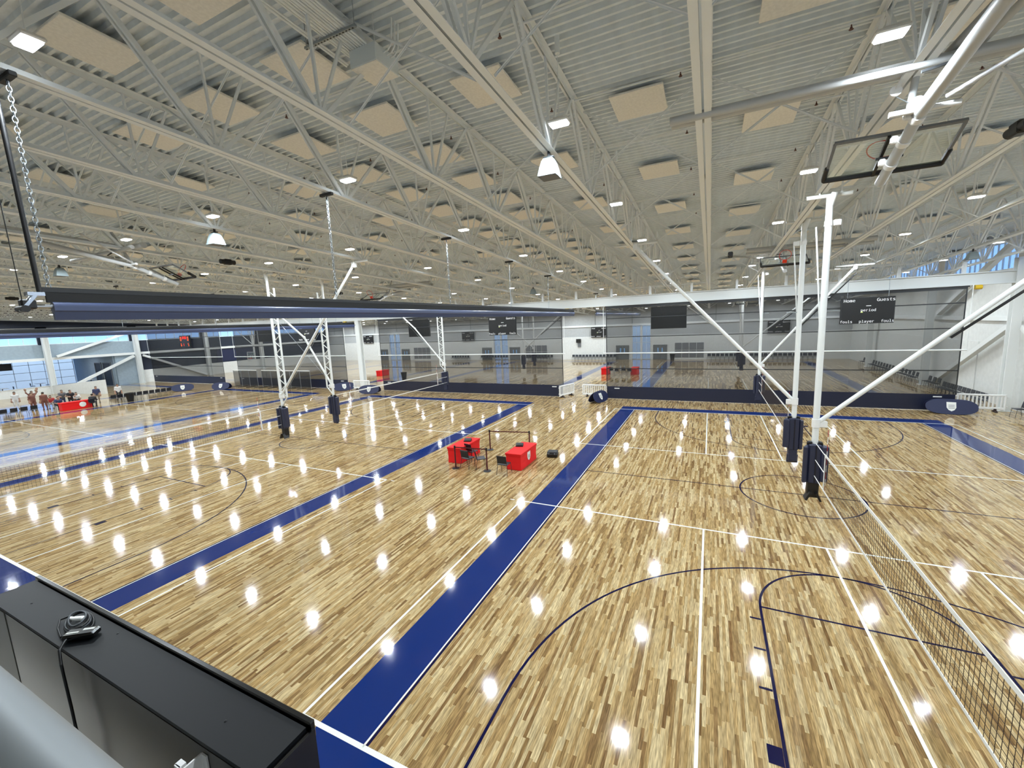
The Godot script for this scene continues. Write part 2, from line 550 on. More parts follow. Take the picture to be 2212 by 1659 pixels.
# ---------------------------------------------------------------- ceiling
func build_ceiling() -> void:
	var d := MB.new()
	var p := 0.203
	var z := Z_FAR - 0.2
	var xa := X_L - 14.0
	var xb := X_R + 0.2
	while z < Z_NEAR + 0.2:
		var y := deck_y(z)
		var pr := [Vector2(z, y), Vector2(z + 0.058, y), Vector2(z + 0.078, y + 0.09), Vector2(z + 0.183, y + 0.09), Vector2(z + p, deck_y(z + p))]
		for i in 4:
			var a: Vector2 = pr[i]
			var b: Vector2 = pr[i + 1]
			d.quad(Vector3(xa, a.y, a.x), Vector3(xb, a.y, a.x), Vector3(xb, b.y, b.x), Vector3(xa, b.y, b.x))
		z += p
	var roof := struct("ceiling", d, M.deck, "white corrugated steel roof deck carrying square cream acoustic panels")
	var rb := MB.new()
	rb.bar(Vector3((xa + xb) / 2, deck_y(Z_FAR - 0.5) + 0.25, Z_FAR - 0.5), Vector3((xa + xb) / 2, deck_y(Z_NEAR + 0.5) + 0.25, Z_NEAR + 0.5), xb - xa + 0.5, 0.26)
	part(roof, "roof_slab", rb, M.grey)
	# acoustic panels: checkerboard between the trusses, a full double row over the aisles between courts
	var one := MB.new()
	one.rbox(Vector3.ZERO, Vector3(1.2, 0.05, 1.2), 0.008, Basis(Vector3.RIGHT, -atan(SLOPE)))
	var pm := one.mesh()
	var spots := []
	for k in range(-6, 26):
		var x := truss_x(k) - TSP / 2
		var full := k in [2, 3, 10, 11, 18, 19]
		var j := 0
		var zz := 19.0
		while zz > Z_FAR + 1.5:
			var odd := (j + k) % 2 == 0
			if full or odd:
				spots.append(Vector3(x, deck_y(zz) - 0.19, zz))
			zz -= 2.25
			j += 1
	var eye := Vector3(-2.95, 6.34, 16.7)
	spots = spots.filter(func(q): return q.x < 13.0)
	spots.sort_custom(func(a, b): return a.distance_to(eye + Vector3(-3, 0, -6)) < b.distance_to(eye + Vector3(-3, 0, -6)))
	var rest := MB.new()
	for i in spots.size():
		if i < 300:
			var o := part(roof, "acoustic_panel", pm, M.panel)
			o.position = spots[i]
		else:
			rest.box(spots[i], Vector3(1.2, 0.05, 1.2), Basis(Vector3.RIGHT, -atan(SLOPE)))
	part(roof, "acoustic_panels", rest, M.panel, "", true)

# ---------------------------------------------------------------- trusses
func truss_chord(mb: MB, top: bool) -> void:
	var f := func(z): return (deck_y(z) - 0.005) if top else chord_y(z)
	var za := Z_NEAR
	var zb := Z_FAR
	for s in [-1.0, 1.0]:
		var g := 0.018
		var w := 0.115 if not top else 0.1
		# horizontal leg and upright leg of an angle
		var yo := -0.005 if top else 0.005
		mb.bar(Vector3(s * (g + w / 2), f.call(za) + yo, za), Vector3(s * (g + w / 2), f.call(zb) + yo, zb), w, 0.012)
		var vo := -0.06 if top else 0.06
		mb.bar(Vector3(s * (g + 0.006), f.call(za) + vo, za), Vector3(s * (g + 0.006), f.call(zb) + vo, zb), 0.012, w)

func build_trusses() -> void:
	var tb := MB.new(); truss_chord(tb, true)
	var bb := MB.new(); truss_chord(bb, false)
	var top := tb.mesh(); var bot := bb.mesh()
	# web members, shared by all trusses
	var near_webs := []
	var far_webs := MB.new()
	var zb := 11.1 + 3.25 * 3
	while zb > Z_FAR + 1.7:
		var b := Vector3(0, chord_y(zb) + 0.08, zb)
		var members := [
			[b + Vector3(0, 0, 0.14), Vector3(0, deck_y(zb + 1.62) - 0.08, zb + 1.62), 0.085, true],
			[b + Vector3(0, 0, -0.14), Vector3(0, deck_y(zb - 1.62) - 0.08, zb - 1.62), 0.07, false],
			[b, Vector3(0, deck_y(zb + 0.1) - 0.08, zb + 0.1), 0.05, false],
			[b + Vector3(0, 0.02, -0.05), Vector3(0, deck_y(zb - 0.75) - 0.08, zb - 0.75), 0.05, false]]
		for m in members:
			var w := MB.new() if zb > -17.5 else far_webs
			if m[3]:
				for s in [-1.0, 1.0]: w.bar(m[0] + Vector3(s * 0.05, 0, 0), m[1] + Vector3(s * 0.05, 0, 0), 0.05, m[2])
			else:
				w.bar(m[0], m[1], m[2] * 0.8, m[2])
			if zb > -17.5: near_webs.append(w.mesh())
		zb -= 3.25
	var farm := far_webs.mesh()
	var joined := MB.new()
	for m in near_webs:
		var a: Array = m.surface_get_arrays(0)
		var s := joined.v.size()
		joined.v.append_array(a[Mesh.ARRAY_VERTEX]); joined.n.append_array(a[Mesh.ARRAY_NORMAL])
		for i in a[Mesh.ARRAY_INDEX]: joined.ix.append(s + i)
	var near_joined := joined.mesh()
	# cross bracing to the next truss on the left
	var brace_near := []
	var brace_far := MB.new()
	var zc := 15.45
	while zc > Z_FAR + 1.0:
		for flip in 2:
			var w := MB.new() if zc > -17.0 else brace_far
			var p := Vector3(-0.12, chord_y(zc) + 0.06, zc)
			var q := Vector3(-TSP + 0.12, deck_y(zc) - 0.08, zc)
			if flip:
				p = Vector3(-0.12, deck_y(zc) - 0.08, zc + 0.06); q = Vector3(-TSP + 0.12, chord_y(zc) + 0.06, zc + 0.06)
			w.bar(p, q, 0.05, 0.006); w.bar(p, q, 0.006, 0.05)
			if zc > -17.0: brace_near.append(w.mesh())
		zc -= 4.95
	var brace_far_m := brace_far.mesh()
	for k in range(-5, 27):
		var x := truss_x(k)
		var where := "straight over the camera" if k == 0 else ("%s to the %s of the one over the camera" % [ordinal(absi(k) - 1), "left" if k > 0 else "right"])
		var t := thing("roof_truss", "white steel open-web roof truss, " + where, "truss", Vector3(x, 0, 0), 0.0, "parallel roof trusses")
		part(t, "top_chord", top, M.steel)
		part(t, "bottom_chord", bot, M.steel)
		if k > -5 and k < 9:
			for m in near_webs: part(t, "web_member", m, M.steel)
		else:
			part(t, "web_members", near_joined, M.steel, "", true)
		part(t, "far_web_members", farm, M.steel, "", true)
		if k < 26:
			if k > -5 and k < 9:
				for m in brace_near: part(t, "cross_brace", m, M.steel)
			else:
				var bj := MB.new()
				for m in brace_near:
					var a: Array = m.surface_get_arrays(0)
					var s := bj.v.size()
					bj.v.append_array(a[Mesh.ARRAY_VERTEX]); bj.n.append_array(a[Mesh.ARRAY_NORMAL])
					for i in a[Mesh.ARRAY_INDEX]: bj.ix.append(s + i)
				part(t, "cross_braces", bj, M.steel, "", true)
			part(t, "far_cross_braces", brace_far_m, M.steel, "", true)

# ---------------------------------------------------------------- walls
func window_at(n: int, centre: Vector3, along: Vector3, out_dir: Vector3, size: Vector2, cols: int, rows: int, label: String, pane_mat: Material) -> void:
	var w := Node3D.new()
	w.name = "window_%d" % n
	w.set_meta("kind", "structure"); w.set_meta("label", label)
	add_child(w)
	w.position = centre
	var up := Vector3.UP
	var b := Basis(along, up, along.cross(up))
	var fr := MB.new()
	for s in [-1.0, 1.0]:
		fr.box(b * Vector3(s * size.x / 2, 0, 0), Vector3(0.08, size.y + 0.08, 0.12), b)
		fr.box(b * Vector3(0, s * size.y / 2, 0), Vector3(size.x - 0.08, 0.08, 0.12), b)
	part(w, "window_frame", fr, M.white_steel)
	for i in range(1, cols):
		var m := MB.new()
		m.box(b * Vector3(-size.x / 2 + size.x * i / cols, 0, 0), Vector3(0.05, size.y - 0.06, 0.08), b)
		part(w, "mullion", m, M.white_steel if pane_mat == M.pane else M.dark_grey)
	for j in range(1, rows):
		var m := MB.new()
		m.box(b * Vector3(0, -size.y / 2 + size.y * j / rows, 0), Vector3(size.x - 0.06, 0.06, 0.07), b)
		part(w, "transom", m, M.white_steel if pane_mat == M.pane else M.dark_grey)
	for i in cols:
		for j in rows:
			var m := MB.new()
			m.box(b * Vector3(-size.x / 2 + size.x * (i + 0.5) / cols, -size.y / 2 + size.y * (j + 0.5) / rows, 0), Vector3(size.x / cols - 0.05, size.y / rows - 0.05, 0.012), b)
			part(w, "pane", m, pane_mat)

func build_walls() -> void:
	var T := 0.4
	# right wall with its high window strip
	var wr := MB.new()
	var X := X_R + T / 2
	wr.box(Vector3(X, 4.175, -14), Vector3(T, 8.35, 72.4))
	wr.box(Vector3(X, 11.3, -14), Vector3(T, 2.6, 72.4))
	var cuts := [-50.0, -41.05, -28.3, -18.5, -8.8, 0.9, 10.6, 22.0]
	for z in cuts: wr.box(Vector3(X, 9.2, z), Vector3(T, 1.8, 1.1))
	var r := struct("wall_right", wr, M.wall, "white wall along the right side with a strip of high windows")
	var gb := MB.new(); gb.box(Vector3(X_R - 0.1, 5.35, -14), Vector3(0.2, 0.28, 72))
	part(r, "girt", gb, M.white_steel)
	var lb := MB.new(); lb.box(Vector3(X_R - 0.03, 1.9, -36.0), Vector3(0.06, 3.8, 28.0)); lb.box(Vector3(X_R - 0.03, 1.9, -6.0), Vector3(0.06, 3.8, 21.0))
	part(r, "lower_panel", lb, M.wall)
	var nb := 1
	for i in 7:
		var za: float = cuts[i] + 0.55
		var zb: float = cuts[i + 1] - 0.55
		window_at(nb, Vector3(X, 9.2, (za + zb) / 2), Vector3(0, 0, 1), Vector3.RIGHT, Vector2(zb - za, 1.75), int((zb - za) / 0.62), 1, "strip of narrow pale blue panes high in the right wall, %s from the far end" % ORD[i], M.pane)
		nb += 1
	# far wall with its tall windows and doors
	var wf := MB.new()
	var Z := Z_FAR - T / 2
	var wins := [-12.52, -36.8, -61.05]
	var edges := [X_R + T]
	for wx in wins:
		edges.append(wx + 1.4); edges.append(wx - 1.4)
	edges.append(X_L - T)
	for i in range(0, edges.size(), 2):
		wf.box(Vector3((edges[i] + edges[i + 1]) / 2, 4.75, Z), Vector3(edges[i] - edges[i + 1], 9.5, T))
	for wx in wins: wf.box(Vector3(wx, 7.4, Z), Vector3(2.8, 4.2, T))
	var f := struct("wall_far", wf, M.wall_grey, "pale grey far wall with tall blue windows and double doors")
	for i in range(0, edges.size(), 2):
		var low := MB.new(); low.box(Vector3((edges[i] + edges[i + 1]) / 2, 1.85, Z_FAR + 0.04), Vector3(edges[i] - edges[i + 1], 3.7, 0.08))
		part(f, "lower_panel", low, M.wall)
	var fg := MB.new(); fg.box(Vector3((X_R + X_L) / 2, 5.4, Z_FAR + 0.1), Vector3(X_R - X_L, 0.28, 0.2))
	part(f, "girt", fg, M.white_steel)
	for i in 16:
		var jn := MB.new(); jn.box(Vector3(X_R - 5.8 * (i + 0.7), 7.0, Z_FAR + 0.02), Vector3(0.05, 3.2, 0.05))
		part(f, "panel_joint", jn, M.grey)
	for i in 3:
		var wx: float = wins[i]
		for s in [-1.0, 1.0]:
			window_at(nb, Vector3(wx + s * 0.74, 2.62, Z), Vector3.RIGHT, Vector3.BACK, Vector2(1.22, 5.1), 2, 2, "tall narrow blue window in the far wall, %s of the pair by the %s aisle" % ["left" if s < 0 else "right", ORD[i]], M.pane)
			nb += 1
		var pier := MB.new(); pier.box(Vector3(wx, 2.62, Z), Vector3(0.26, 5.24, T)); pier.box(Vector3(wx - 1.38, 2.62, Z), Vector3(0.06, 5.2, T)); pier.box(Vector3(wx + 1.38, 2.62, Z), Vector3(0.06, 5.2, T))
		part(f, "pier", pier, M.wall)
	var dn := 1
	for i in 3:
		for dx in [-15.35, -9.75]:
			var x: float = dx - 24.27 * i
			var d := Node3D.new(); d.name = "door_%d" % dn; d.set_meta("kind", "structure"); d.set_meta("label", "grey double door with two narrow lites in the far wall, %s of the %s tall window" % ["left" if dx < -12 else "right", ORD[i]])
			add_child(d); d.position = Vector3(x, 0, Z_FAR + 0.1); dn += 1
			var fm := MB.new()
			for s in [-1.0, 1.0]: fm.box(Vector3(s * 0.96, 1.08, 0), Vector3(0.08, 2.16, 0.12))
			fm.box(Vector3(0, 2.2, 0), Vector3(2.0, 0.08, 0.12))
			part(d, "door_frame", fm, M.grey)
			for s in [-1.0, 1.0]:
				var lf := MB.new(); lf.rbox(Vector3(s * 0.465, 1.07, 0), Vector3(0.91, 2.1, 0.06), 0.01)
				var leaf := part(d, "leaf", lf, M.door)
				var gl := MB.new(); gl.box(Vector3(s * 0.3, 1.35, 0.034), Vector3(0.17, 0.85, 0.012))
				part(leaf, "lite", gl, M.door_lite)
			var hd := MB.new(); hd.bar(Vector3(-0.8, 1.0, 0.07), Vector3(0.8, 1.0, 0.07), 0.05, 0.04)
			part(d, "push_bar", hd, M.galv)
	for i in 3:   # grilles of eight panels
		var x := -5.7 - 24.27 * i
		var lv := thing("wall_grille", "grey grille of eight panels on the far wall beside the %s tall window" % ORD[i], "grille", Vector3(x, 0.25, Z_FAR + 0.1))
		for a in 4:
			for b in 2:
				var q := MB.new(); q.rbox(Vector3(-1.5 + a * 1.0, 0.56 + b * 1.13, 0), Vector3(0.92, 1.05, 0.06), 0.02)
				part(lv, "panel", q, M.louver)
	# near wall, below and behind the mezzanine
	var wn := MB.new()
	wn.box(Vector3((X_L + X_R) / 2, 2.2, 16.7), Vector3(X_R - X_L + 2 * T, 4.4, 0.5))
	struct("wall_near", wn, M.wall, "white wall under the mezzanine edge")
	var wk := MB.new(); wk.box(Vector3((X_L + X_R) / 2, 6.3, Z_NEAR + 0.2), Vector3(X_R - X_L + 28, 12.6, T))
	struct("wall_back", wk, M.wall, "white wall behind the mezzanine")
	# left wall: navy beyond the second column, open to the lobby nearer
	var wl := MB.new()
	var XL := X_L - T / 2
	wl.box(Vector3(XL, 3.15, -32.7), Vector3(T, 6.3, 35.0))
	wl.box(Vector3(XL, 10.0, -14), Vector3(T, 3.2, 72.4))
	for z in [-50.0, -44.0, -34.2, -24.8, -15.3, -6.0, 3.4, 12.8, 22.0]: wl.box(Vector3(XL, 7.4, z), Vector3(T, 2.3, 1.0))
	var l := struct("wall_left", wl, M.wall_navy, "dark navy left wall under a strip of high windows")
	var ws := MB.new(); ws.box(Vector3(X_L + 0.08, 0.95, -32.7), Vector3(0.16, 1.9, 34.6))
	part(l, "lower_panel", ws, M.wall)
	var up := MB.new(); up.box(Vector3(XL, 5.3, 3.3), Vector3(T, 2.0, 37.0))
	part(l, "upper_panel", up, M.wall_slate)
	var lg := MB.new(); lg.box(Vector3(X_L + 0.15, 4.45, -14), Vector3(0.25, 0.34, 71))
	part(l, "girt", lg, M.white_steel)
	var bl := MB.new(); bl.box(Vector3(X_L + 0.02, 3.2, -29.5), Vector3(0.06, 2.2, 6.0))
	part(l, "blue_panel", bl, M.blue_banner)
	var zs := [-44.0, -34.2, -24.8, -15.3, -6.0, 3.4, 12.8]
	for i in 6:
		window_at(nb, Vector3(XL, 7.35, (zs[i] + zs[i + 1]) / 2), Vector3(0, 0, 1), Vector3.LEFT, Vector2(zs[i + 1] - zs[i] - 1.0, 2.05), 7, 2, "bright strip of panes high in the left wall, %s bay from the far corner" % ORD[i], M.pane)
		nb += 1

func column(label: String, at: Vector3, h: float, s := 0.42) -> void:
	var t := thing("steel_column", label, "column", at)
	t.set_meta("kind", "structure")
	var sh := MB.new()
	for q in [-1.0, 1.0]: sh.box(Vector3(0, h / 2, q * (s / 2 - 0.02)), Vector3(s, h, 0.04))
	sh.box(Vector3(0, h / 2, 0), Vector3(0.04, h, s - 0.08))
	part(t, "shaft", sh, M.white_steel)
	var bp := MB.new(); bp.rbox(Vector3(0, 0.02, 0), Vector3(s + 0.2, 0.04, s + 0.2), 0.005)
	part(t, "base_plate", bp, M.white_steel)

func build_girder_and_columns() -> void:
	var g := MB.new()
	var xa := X_L
	var L := X_R - xa
	var cx := (X_R + xa) / 2
	for y in [7.42, 8.08]: g.box(Vector3(cx, y, -17.3), Vector3(L, 0.05, 0.36))
	g.box(Vector3(cx, 7.75, -17.3), Vector3(L, 0.62, 0.03))
	var o := thing("girder", "long white steel I-beam spanning the hall above the divider curtains", "beam")
	o.set_meta("kind", "structure")
	part(o, "beam", g, M.white_steel)
	var posts := 0
	var x := X_R - 3.0
	while x > xa:
		var p := MB.new()
		p.bar(Vector3(x, 8.1, -17.3), Vector3(x, chord_y(-17.3), -17.3), 0.16, 0.16)
		part(o, "post", p, M.steel)
		x -= TSP
		posts += 1
	column("white steel column on the right side where the curtain girder meets the wall", Vector3(12.75, 0, -17.3), 8.8)
	column("white steel column in the gap between the second and third divider curtains", Vector3(-37.4, 0, -17.3), 7.4, 0.5)
	column("white steel column near the right wall in the far half of the hall", Vector3(12.75, 0, -27.6), 9.0)
	column("white steel column by the right wall close to the far corner", Vector3(12.75, 0, -40.9), 8.0)
	column("white steel column by the right wall nearest the camera", Vector3(12.75, 0, -7.6), 9.0)
	var nm := ["nearest the camera along the half wall", "at the left end of the half wall", "first beyond the lobby opening on the navy wall", "second beyond the lobby opening on the navy wall", "nearest the far left corner"]
	var zs := [3.4, -6.0, -15.3, -24.8, -34.2]
	for i in 5: column("white steel column on the left side, " + nm[i], Vector3(X_L + 0.45, 0, zs[i]), 8.2, 0.55)
	# diagonal braces
	var br := func(label, p, q, w):
		var b := MB.new(); b.bar(p, q, w, w)
		var m := part(self, numbered("diagonal_brace"), b, M.white_steel, label)
		m.set_meta("category", "brace"); m.set_meta("kind", "structure")
	br.call("white diagonal brace rising from the half wall base to the lobby column", Vector3(X_L + 0.45, 0.2, -6.8), Vector3(X_L + 0.45, 4.1, -14.8), 0.34)
	br.call("white diagonal brace above the left girt, slanting to the high windows", Vector3(X_L + 0.45, 4.7, -6.8), Vector3(X_L + 0.45, 7.6, -14.8), 0.3)
	br.call("white diagonal brace on the navy wall sloping down from the lobby column", Vector3(X_L + 0.45, 4.1, -15.9), Vector3(X_L + 0.45, 0.2, -24.2), 0.3)
	br.call("white diagonal brace on the right wall leaning on the column above the chairs", Vector3(X_R - 0.4, 0.3, -26.9), Vector3(X_R - 0.4, 4.9, -18.2), 0.3)
	br.call("white diagonal brace on the right wall above the girt by the windows", Vector3(X_R - 0.4, 5.7, -26.9), Vector3(X_R - 0.4, 10.0, -18.2), 0.3)
	br.call("second white diagonal brace crossing the big right wall window", Vector3(X_R - 0.4, 8.0, -27.2), Vector3(X_R - 0.4, 10.4, -21.0), 0.22)
	br.call("white diagonal brace at the right frame edge beside the nearest column", Vector3(X_R - 0.4, 4.9, -16.9), Vector3(X_R - 0.4, 0.3, -8.4), 0.3)

# ---------------------------------------------------------------- divider curtains
func build_curtains() -> void:
	var names := ["rightmost, across the right court", "across the court left of the aisle tables", "third from the right behind the left volleyball posts", "leftmost, beside the lobby"]
	var spans := [[-10.4, 10.35], [-33.9, -14.1], [-58.2, -39.0], [-79.0, -61.3]]
	var zc := -16.6
	for i in 4:
		var a: float = spans[i][0]
		var b: float = spans[i][1]
		var w := b - a
		var t := thing("divider_curtain", "grey mesh divider curtain with navy skirt, " + names[i], "curtain", Vector3((a + b) / 2, 0, zc))
		var m := MB.new(); m.box(Vector3(0, 4.15, 0), Vector3(w, 6.3, 0.004))
		part(t, "mesh_panel", m, M.curtain_mesh)
		var v := MB.new(); v.box(Vector3(0, 0.52, 0), Vector3(w, 0.98, 0.02))
		part(t, "vinyl_skirt", v, M.navy_vinyl)
		for y in [7.25, 6.4, 4.95, 2.45]:
			var s := MB.new(); s.box(Vector3(0, y, 0.01), Vector3(w, 0.06 if y < 7 else 0.14, 0.015))
			part(t, "seam", s, M.dark_grey)
		for s in [-1.0, 1.0]:
			var hm := MB.new(); hm.box(Vector3(s * w / 2, 4.15, 0.005), Vector3(0.06, 6.3, 0.012))
			part(t, "side_hem", hm, M.dark_grey)
		var bt := MB.new(); bt.tube(Vector3(-w / 2 - 0.25, 3.68, 0.08), Vector3(w / 2 + 0.25, 3.68, 0.08), 0.045, -1, 10)
		part(t, "batten_pipe", bt, M.white_steel)
		for s in [-1.0, 1.0]:
			var cb := MB.new(); cb.tube(Vector3(s * (w / 2 + 0.22), 3.68, 0.08), Vector3(s * (w / 2 + 0.22), 7.4, 0.08), 0.02, -1, 6)
			part(t, "lift_line", cb, M.white_steel)
		var tp := MB.new(); tp.tube(Vector3(-w / 2 - 0.1, 7.33, 0), Vector3(w / 2 + 0.1, 7.33, 0), 0.04, -1, 8)
		part(t, "top_pipe", tp, M.dark_grey)
		for s in [-1.0, 1.0]:
			var tg := MB.new(); tg.box(Vector3(s * (w / 2 - 0.8), 0.86, 0.02), Vector3(0.4, 0.07, 0.01))
			part(t, "white_tag", tg, M.white_plastic)
		var rl := MB.new(); rl.tube(Vector3(w / 2 + 0.3, 7.25, 0), Vector3(w / 2 + 0.6, 7.25, 0), 0.13, -1, 12)
		part(t, "winch_drum", rl, M.yellow)

func build_rolled_curtains() -> void:
	var names := ["beside the camera over the near aisle", "further left, beyond the second court", "in the far half of the hall"]
	var at := [[truss_x(3), 13.93, -13.0], [truss_x(11), 14.5, -14.8], [truss_x(3), -19.5, -45.0]]
	for i in 3:
		var x: float = at[i][0]
		var za: float = at[i][1]
		var zb: float = at[i][2]
		var dy := 0.0
		var t := thing("rolled_curtain", "folded up curtain, navy roll under grey mesh, " + names[i], "curtain", Vector3(x, 0, 0))
		var m := MB.new()
		var L := za - zb
		for k in 3: m.box(Vector3(-0.02 + 0.02 * k, 7.06, (za + zb) / 2), Vector3(0.006, 0.2, L))
		part(t, "mesh_fold", m, M.roll_mesh)
		var mt := MB.new(); mt.box(Vector3(0, 7.15, (za + zb) / 2 + 0.05), Vector3(0.05, 0.07, L))
		part(t, "mesh_bundle", mt, M.dark_grey)
		var v := MB.new()
		var prof := PackedVector2Array()
		for q in 13:
			var a := PI * q / 12.0
			prof.append(Vector2(cos(a) * 0.07, 6.91 + sin(a) * 0.06))
		prof.append(Vector2(-0.07, 6.84)); prof.append(Vector2(-0.045, 6.82)); prof.append(Vector2(-0.02, 6.70)); prof.append(Vector2(0.02, 6.70)); prof.append(Vector2(0.045, 6.82)); prof.append(Vector2(0.07, 6.84))
		v.prism(prof, L - 0.1, Transform3D(Basis(), Vector3(0, 0, (za + zb) / 2)))
		part(t, "vinyl_roll", v, M.navy_vinyl_soft)
		var p := MB.new(); p.tube(Vector3(0, 6.9, za + 0.12), Vector3(0, 6.9, zb - 0.12), 0.035, -1, 8)
		part(t, "core_pipe", p, M.chrome)
		var zk := za - 0.05
		var c := 0
		while zk > zb:
			var y1 := chord_y(zk)
			var lk := MB.new()
			if i == 0 and c < 3:
				var yy := 7.2
				var q := 0
				while yy < y1 - 0.05:
					ring_link(lk, Vector3(0, yy, zk), 0.028, 0.045, 0.007, q % 2 == 0)
					yy += 0.068
					q += 1
			else:
				lk.tube(Vector3(0, 7.15, zk), Vector3(0, y1, zk), 0.012, -1, 6)
			part(t, "chain", lk, M.galv)
			var cl := MB.new(); cl.rbox(Vector3(0, y1 - 0.05, zk), Vector3(0.42, 0.07, 0.09), 0.01)
			cl.tube(Vector3(0, y1 - 0.16, zk), Vector3(0, y1 - 0.05, zk), 0.02, -1, 8)
			part(t, "beam_clamp", cl, M.dark_grey)
			zk -= 5.4
			c += 1
		if i == 0:
			var dr := MB.new(); dr.tube(Vector3(0.02, 7.1, za + 0.06), Vector3(0.02, chord_y(za) - 0.1, za + 0.1), 0.032, -1, 12)
			part(t, "drive_tube", dr, M.black)
			var th := MB.new(); th.tube(Vector3(-0.1, 7.0, za + 0.22), Vector3(-0.1, chord_y(za), za + 0.25), 0.006, -1, 6)
			part(t, "cable", th, M.black)
			var mo := MB.new()
			mo.rbox(Vector3(0, 6.93, za + 0.2), Vector3(0.12, 0.14, 0.16), 0.02)
			mo.tube(Vector3(-0.12, 6.86, za + 0.26), Vector3(0.12, 6.86, za + 0.26), 0.05, -1, 12)
			part(t, "motor", mo, M.black)
			var bk := MB.new()
			bk.bar(Vector3(0, 7.08, za + 0.02), Vector3(0, 7.08, za + 0.2), 0.14, 0.05)
			for s in [-1.0, 1.0]: bk.bar(Vector3(s * 0.06, 7.06, za + 0.12), Vector3(s * 0.06, 6.82, za + 0.3), 0.012, 0.04)
			part(t, "bracket", bk, M.chrome)
			var he := MB.new(); he.rbox(Vector3(0, chord_y(za) - 0.02, za + 0.22), Vector3(0.3, 0.22, 0.3), 0.03)
			part(t, "drive_head", he, M.dark_grey)

func ring_link(mb: MB, p: Vector3, rx: float, ry: float, r: float, turn: bool) -> void:
	var prev := Vector3()
	for i in 9:
		var a := TAU * i / 8.0
		var o := Vector3(cos(a) * rx, sin(a) * ry, 0)
		if turn: o = Vector3(0, o.y, o.x)
		if i > 0: mb.tube(p + prev, p + o, r, -1, 5, false)
		prev = o


# ---------------------------------------------------------------- scoreboards
func letters(parent: Node, txt: String, at: Vector3, h: float, m: Material, turn := 0.0) -> void:
	var tm := TextMesh.new()
	var f := SystemFont.new()
	f.font_names = PackedStringArray(["Droid Sans Mono"])
	f.font_weight = 700
	tm.font = f; tm.text = txt; tm.font_size = 64; tm.pixel_size = h / 52.0; tm.depth = 0.02
	var o := part(parent, "lettering", tm, m)
	o.position = at; o.rotation.y = turn

func scoreboard(called: String, label: String, at: Vector3, sz: Vector2, turn := 0.0, text := true) -> Node3D:
	var t := thing(called, label, "scoreboard", at, turn)
	var b := MB.new(); b.rbox(Vector3(0, 0, 0), Vector3(sz.x, sz.y, 0.2), 0.02)
	var cab := part(t, "cabinet", b, M.black)
	var rim := MB.new()
	for s in [-1.0, 1.0]:
		rim.box(Vector3(0, s * (sz.y / 2 - 0.015), 0.106), Vector3(sz.x - 0.04, 0.03, 0.012))
		rim.box(Vector3(s * (sz.x / 2 - 0.015), 0, 0.106), Vector3(0.03, sz.y - 0.1, 0.012))
	part(cab, "trim_frame", rim, M.dark_grey)
	if text:
		var u := sz.x / 2.6
		letters(cab, "Home", Vector3(-0.9 * u, 0.62 * u, 0.11), 0.2 * u, M.lettering)
		letters(cab, "Guests", Vector3(0.86 * u, 0.62 * u, 0.11), 0.2 * u, M.lettering)
		letters(cab, "period", Vector3(0.05 * u, 0.02 * u, 0.11), 0.17 * u, M.lettering)
		letters(cab, "fouls", Vector3(-1.0 * u, -0.66 * u, 0.11), 0.17 * u, M.lettering)
		letters(cab, "player", Vector3(0.0, -0.66 * u, 0.11), 0.17 * u, M.lettering)
		letters(cab, "fouls", Vector3(1.0 * u, -0.66 * u, 0.11), 0.17 * u, M.lettering)
		var d := MB.new(); d.box(Vector3(0.05 * u, 0.28 * u, 0.11), Vector3(0.24 * u, 0.035 * u, 0.012))
		part(cab, "dash_mark", d, M.lettering)
		var a := MB.new(); a.prism(PackedVector2Array([Vector2(-0.33, -0.12) * u, Vector2(-0.2, -0.12) * u, Vector2(-0.27, -0.01) * u]), 0.012, Transform3D(Basis(), Vector3(0, 0, 0.11)))
		part(cab, "arrow_mark", a, M.arrow)
	return t

func digit(mb: MB, d: int, o: Vector2, w: float, h: float) -> void:   # seven segments
	var seg: int = [0x77, 0x24, 0x5d, 0x6d, 0x2e, 0x6b, 0x7b, 0x25, 0x7f, 0x6f][d]
	var g := w * 0.2
	var R := [[0, h / 2, w, g], [-w / 2, h / 4, g, h / 2], [w / 2, h / 4, g, h / 2], [0, 0, w, g], [-w / 2, -h / 4, g, h / 2], [w / 2, -h / 4, g, h / 2], [0, -h / 2, w, g]]
	for i in 7:
		if seg >> i & 1: mb.box(Vector3(o.x + R[i][0], o.y + R[i][1], 0.118), Vector3(R[i][2] * 0.9, R[i][3] * 0.9, 0.012))

func hang_channel(t: Node3D, at: Vector3, y0: float) -> void:   # a channel across two trusses, and the rods that hang from it
	var y := chord_y(at.z) + 0.02 - at.y
	for s in [-1.0, 1.0]:
		var r := MB.new(); r.tube(Vector3(s * 1.0, y0, 0), Vector3(s * 1.0, y, 0), 0.012, -1, 6)
		part(t, "hanger_rod", r, M.galv)
	var c := MB.new(); c.rbox(Vector3(0, y, 0), Vector3(5.9, 0.05, 0.05), 0.005)
	part(t, "hanger_channel", c, M.steel)

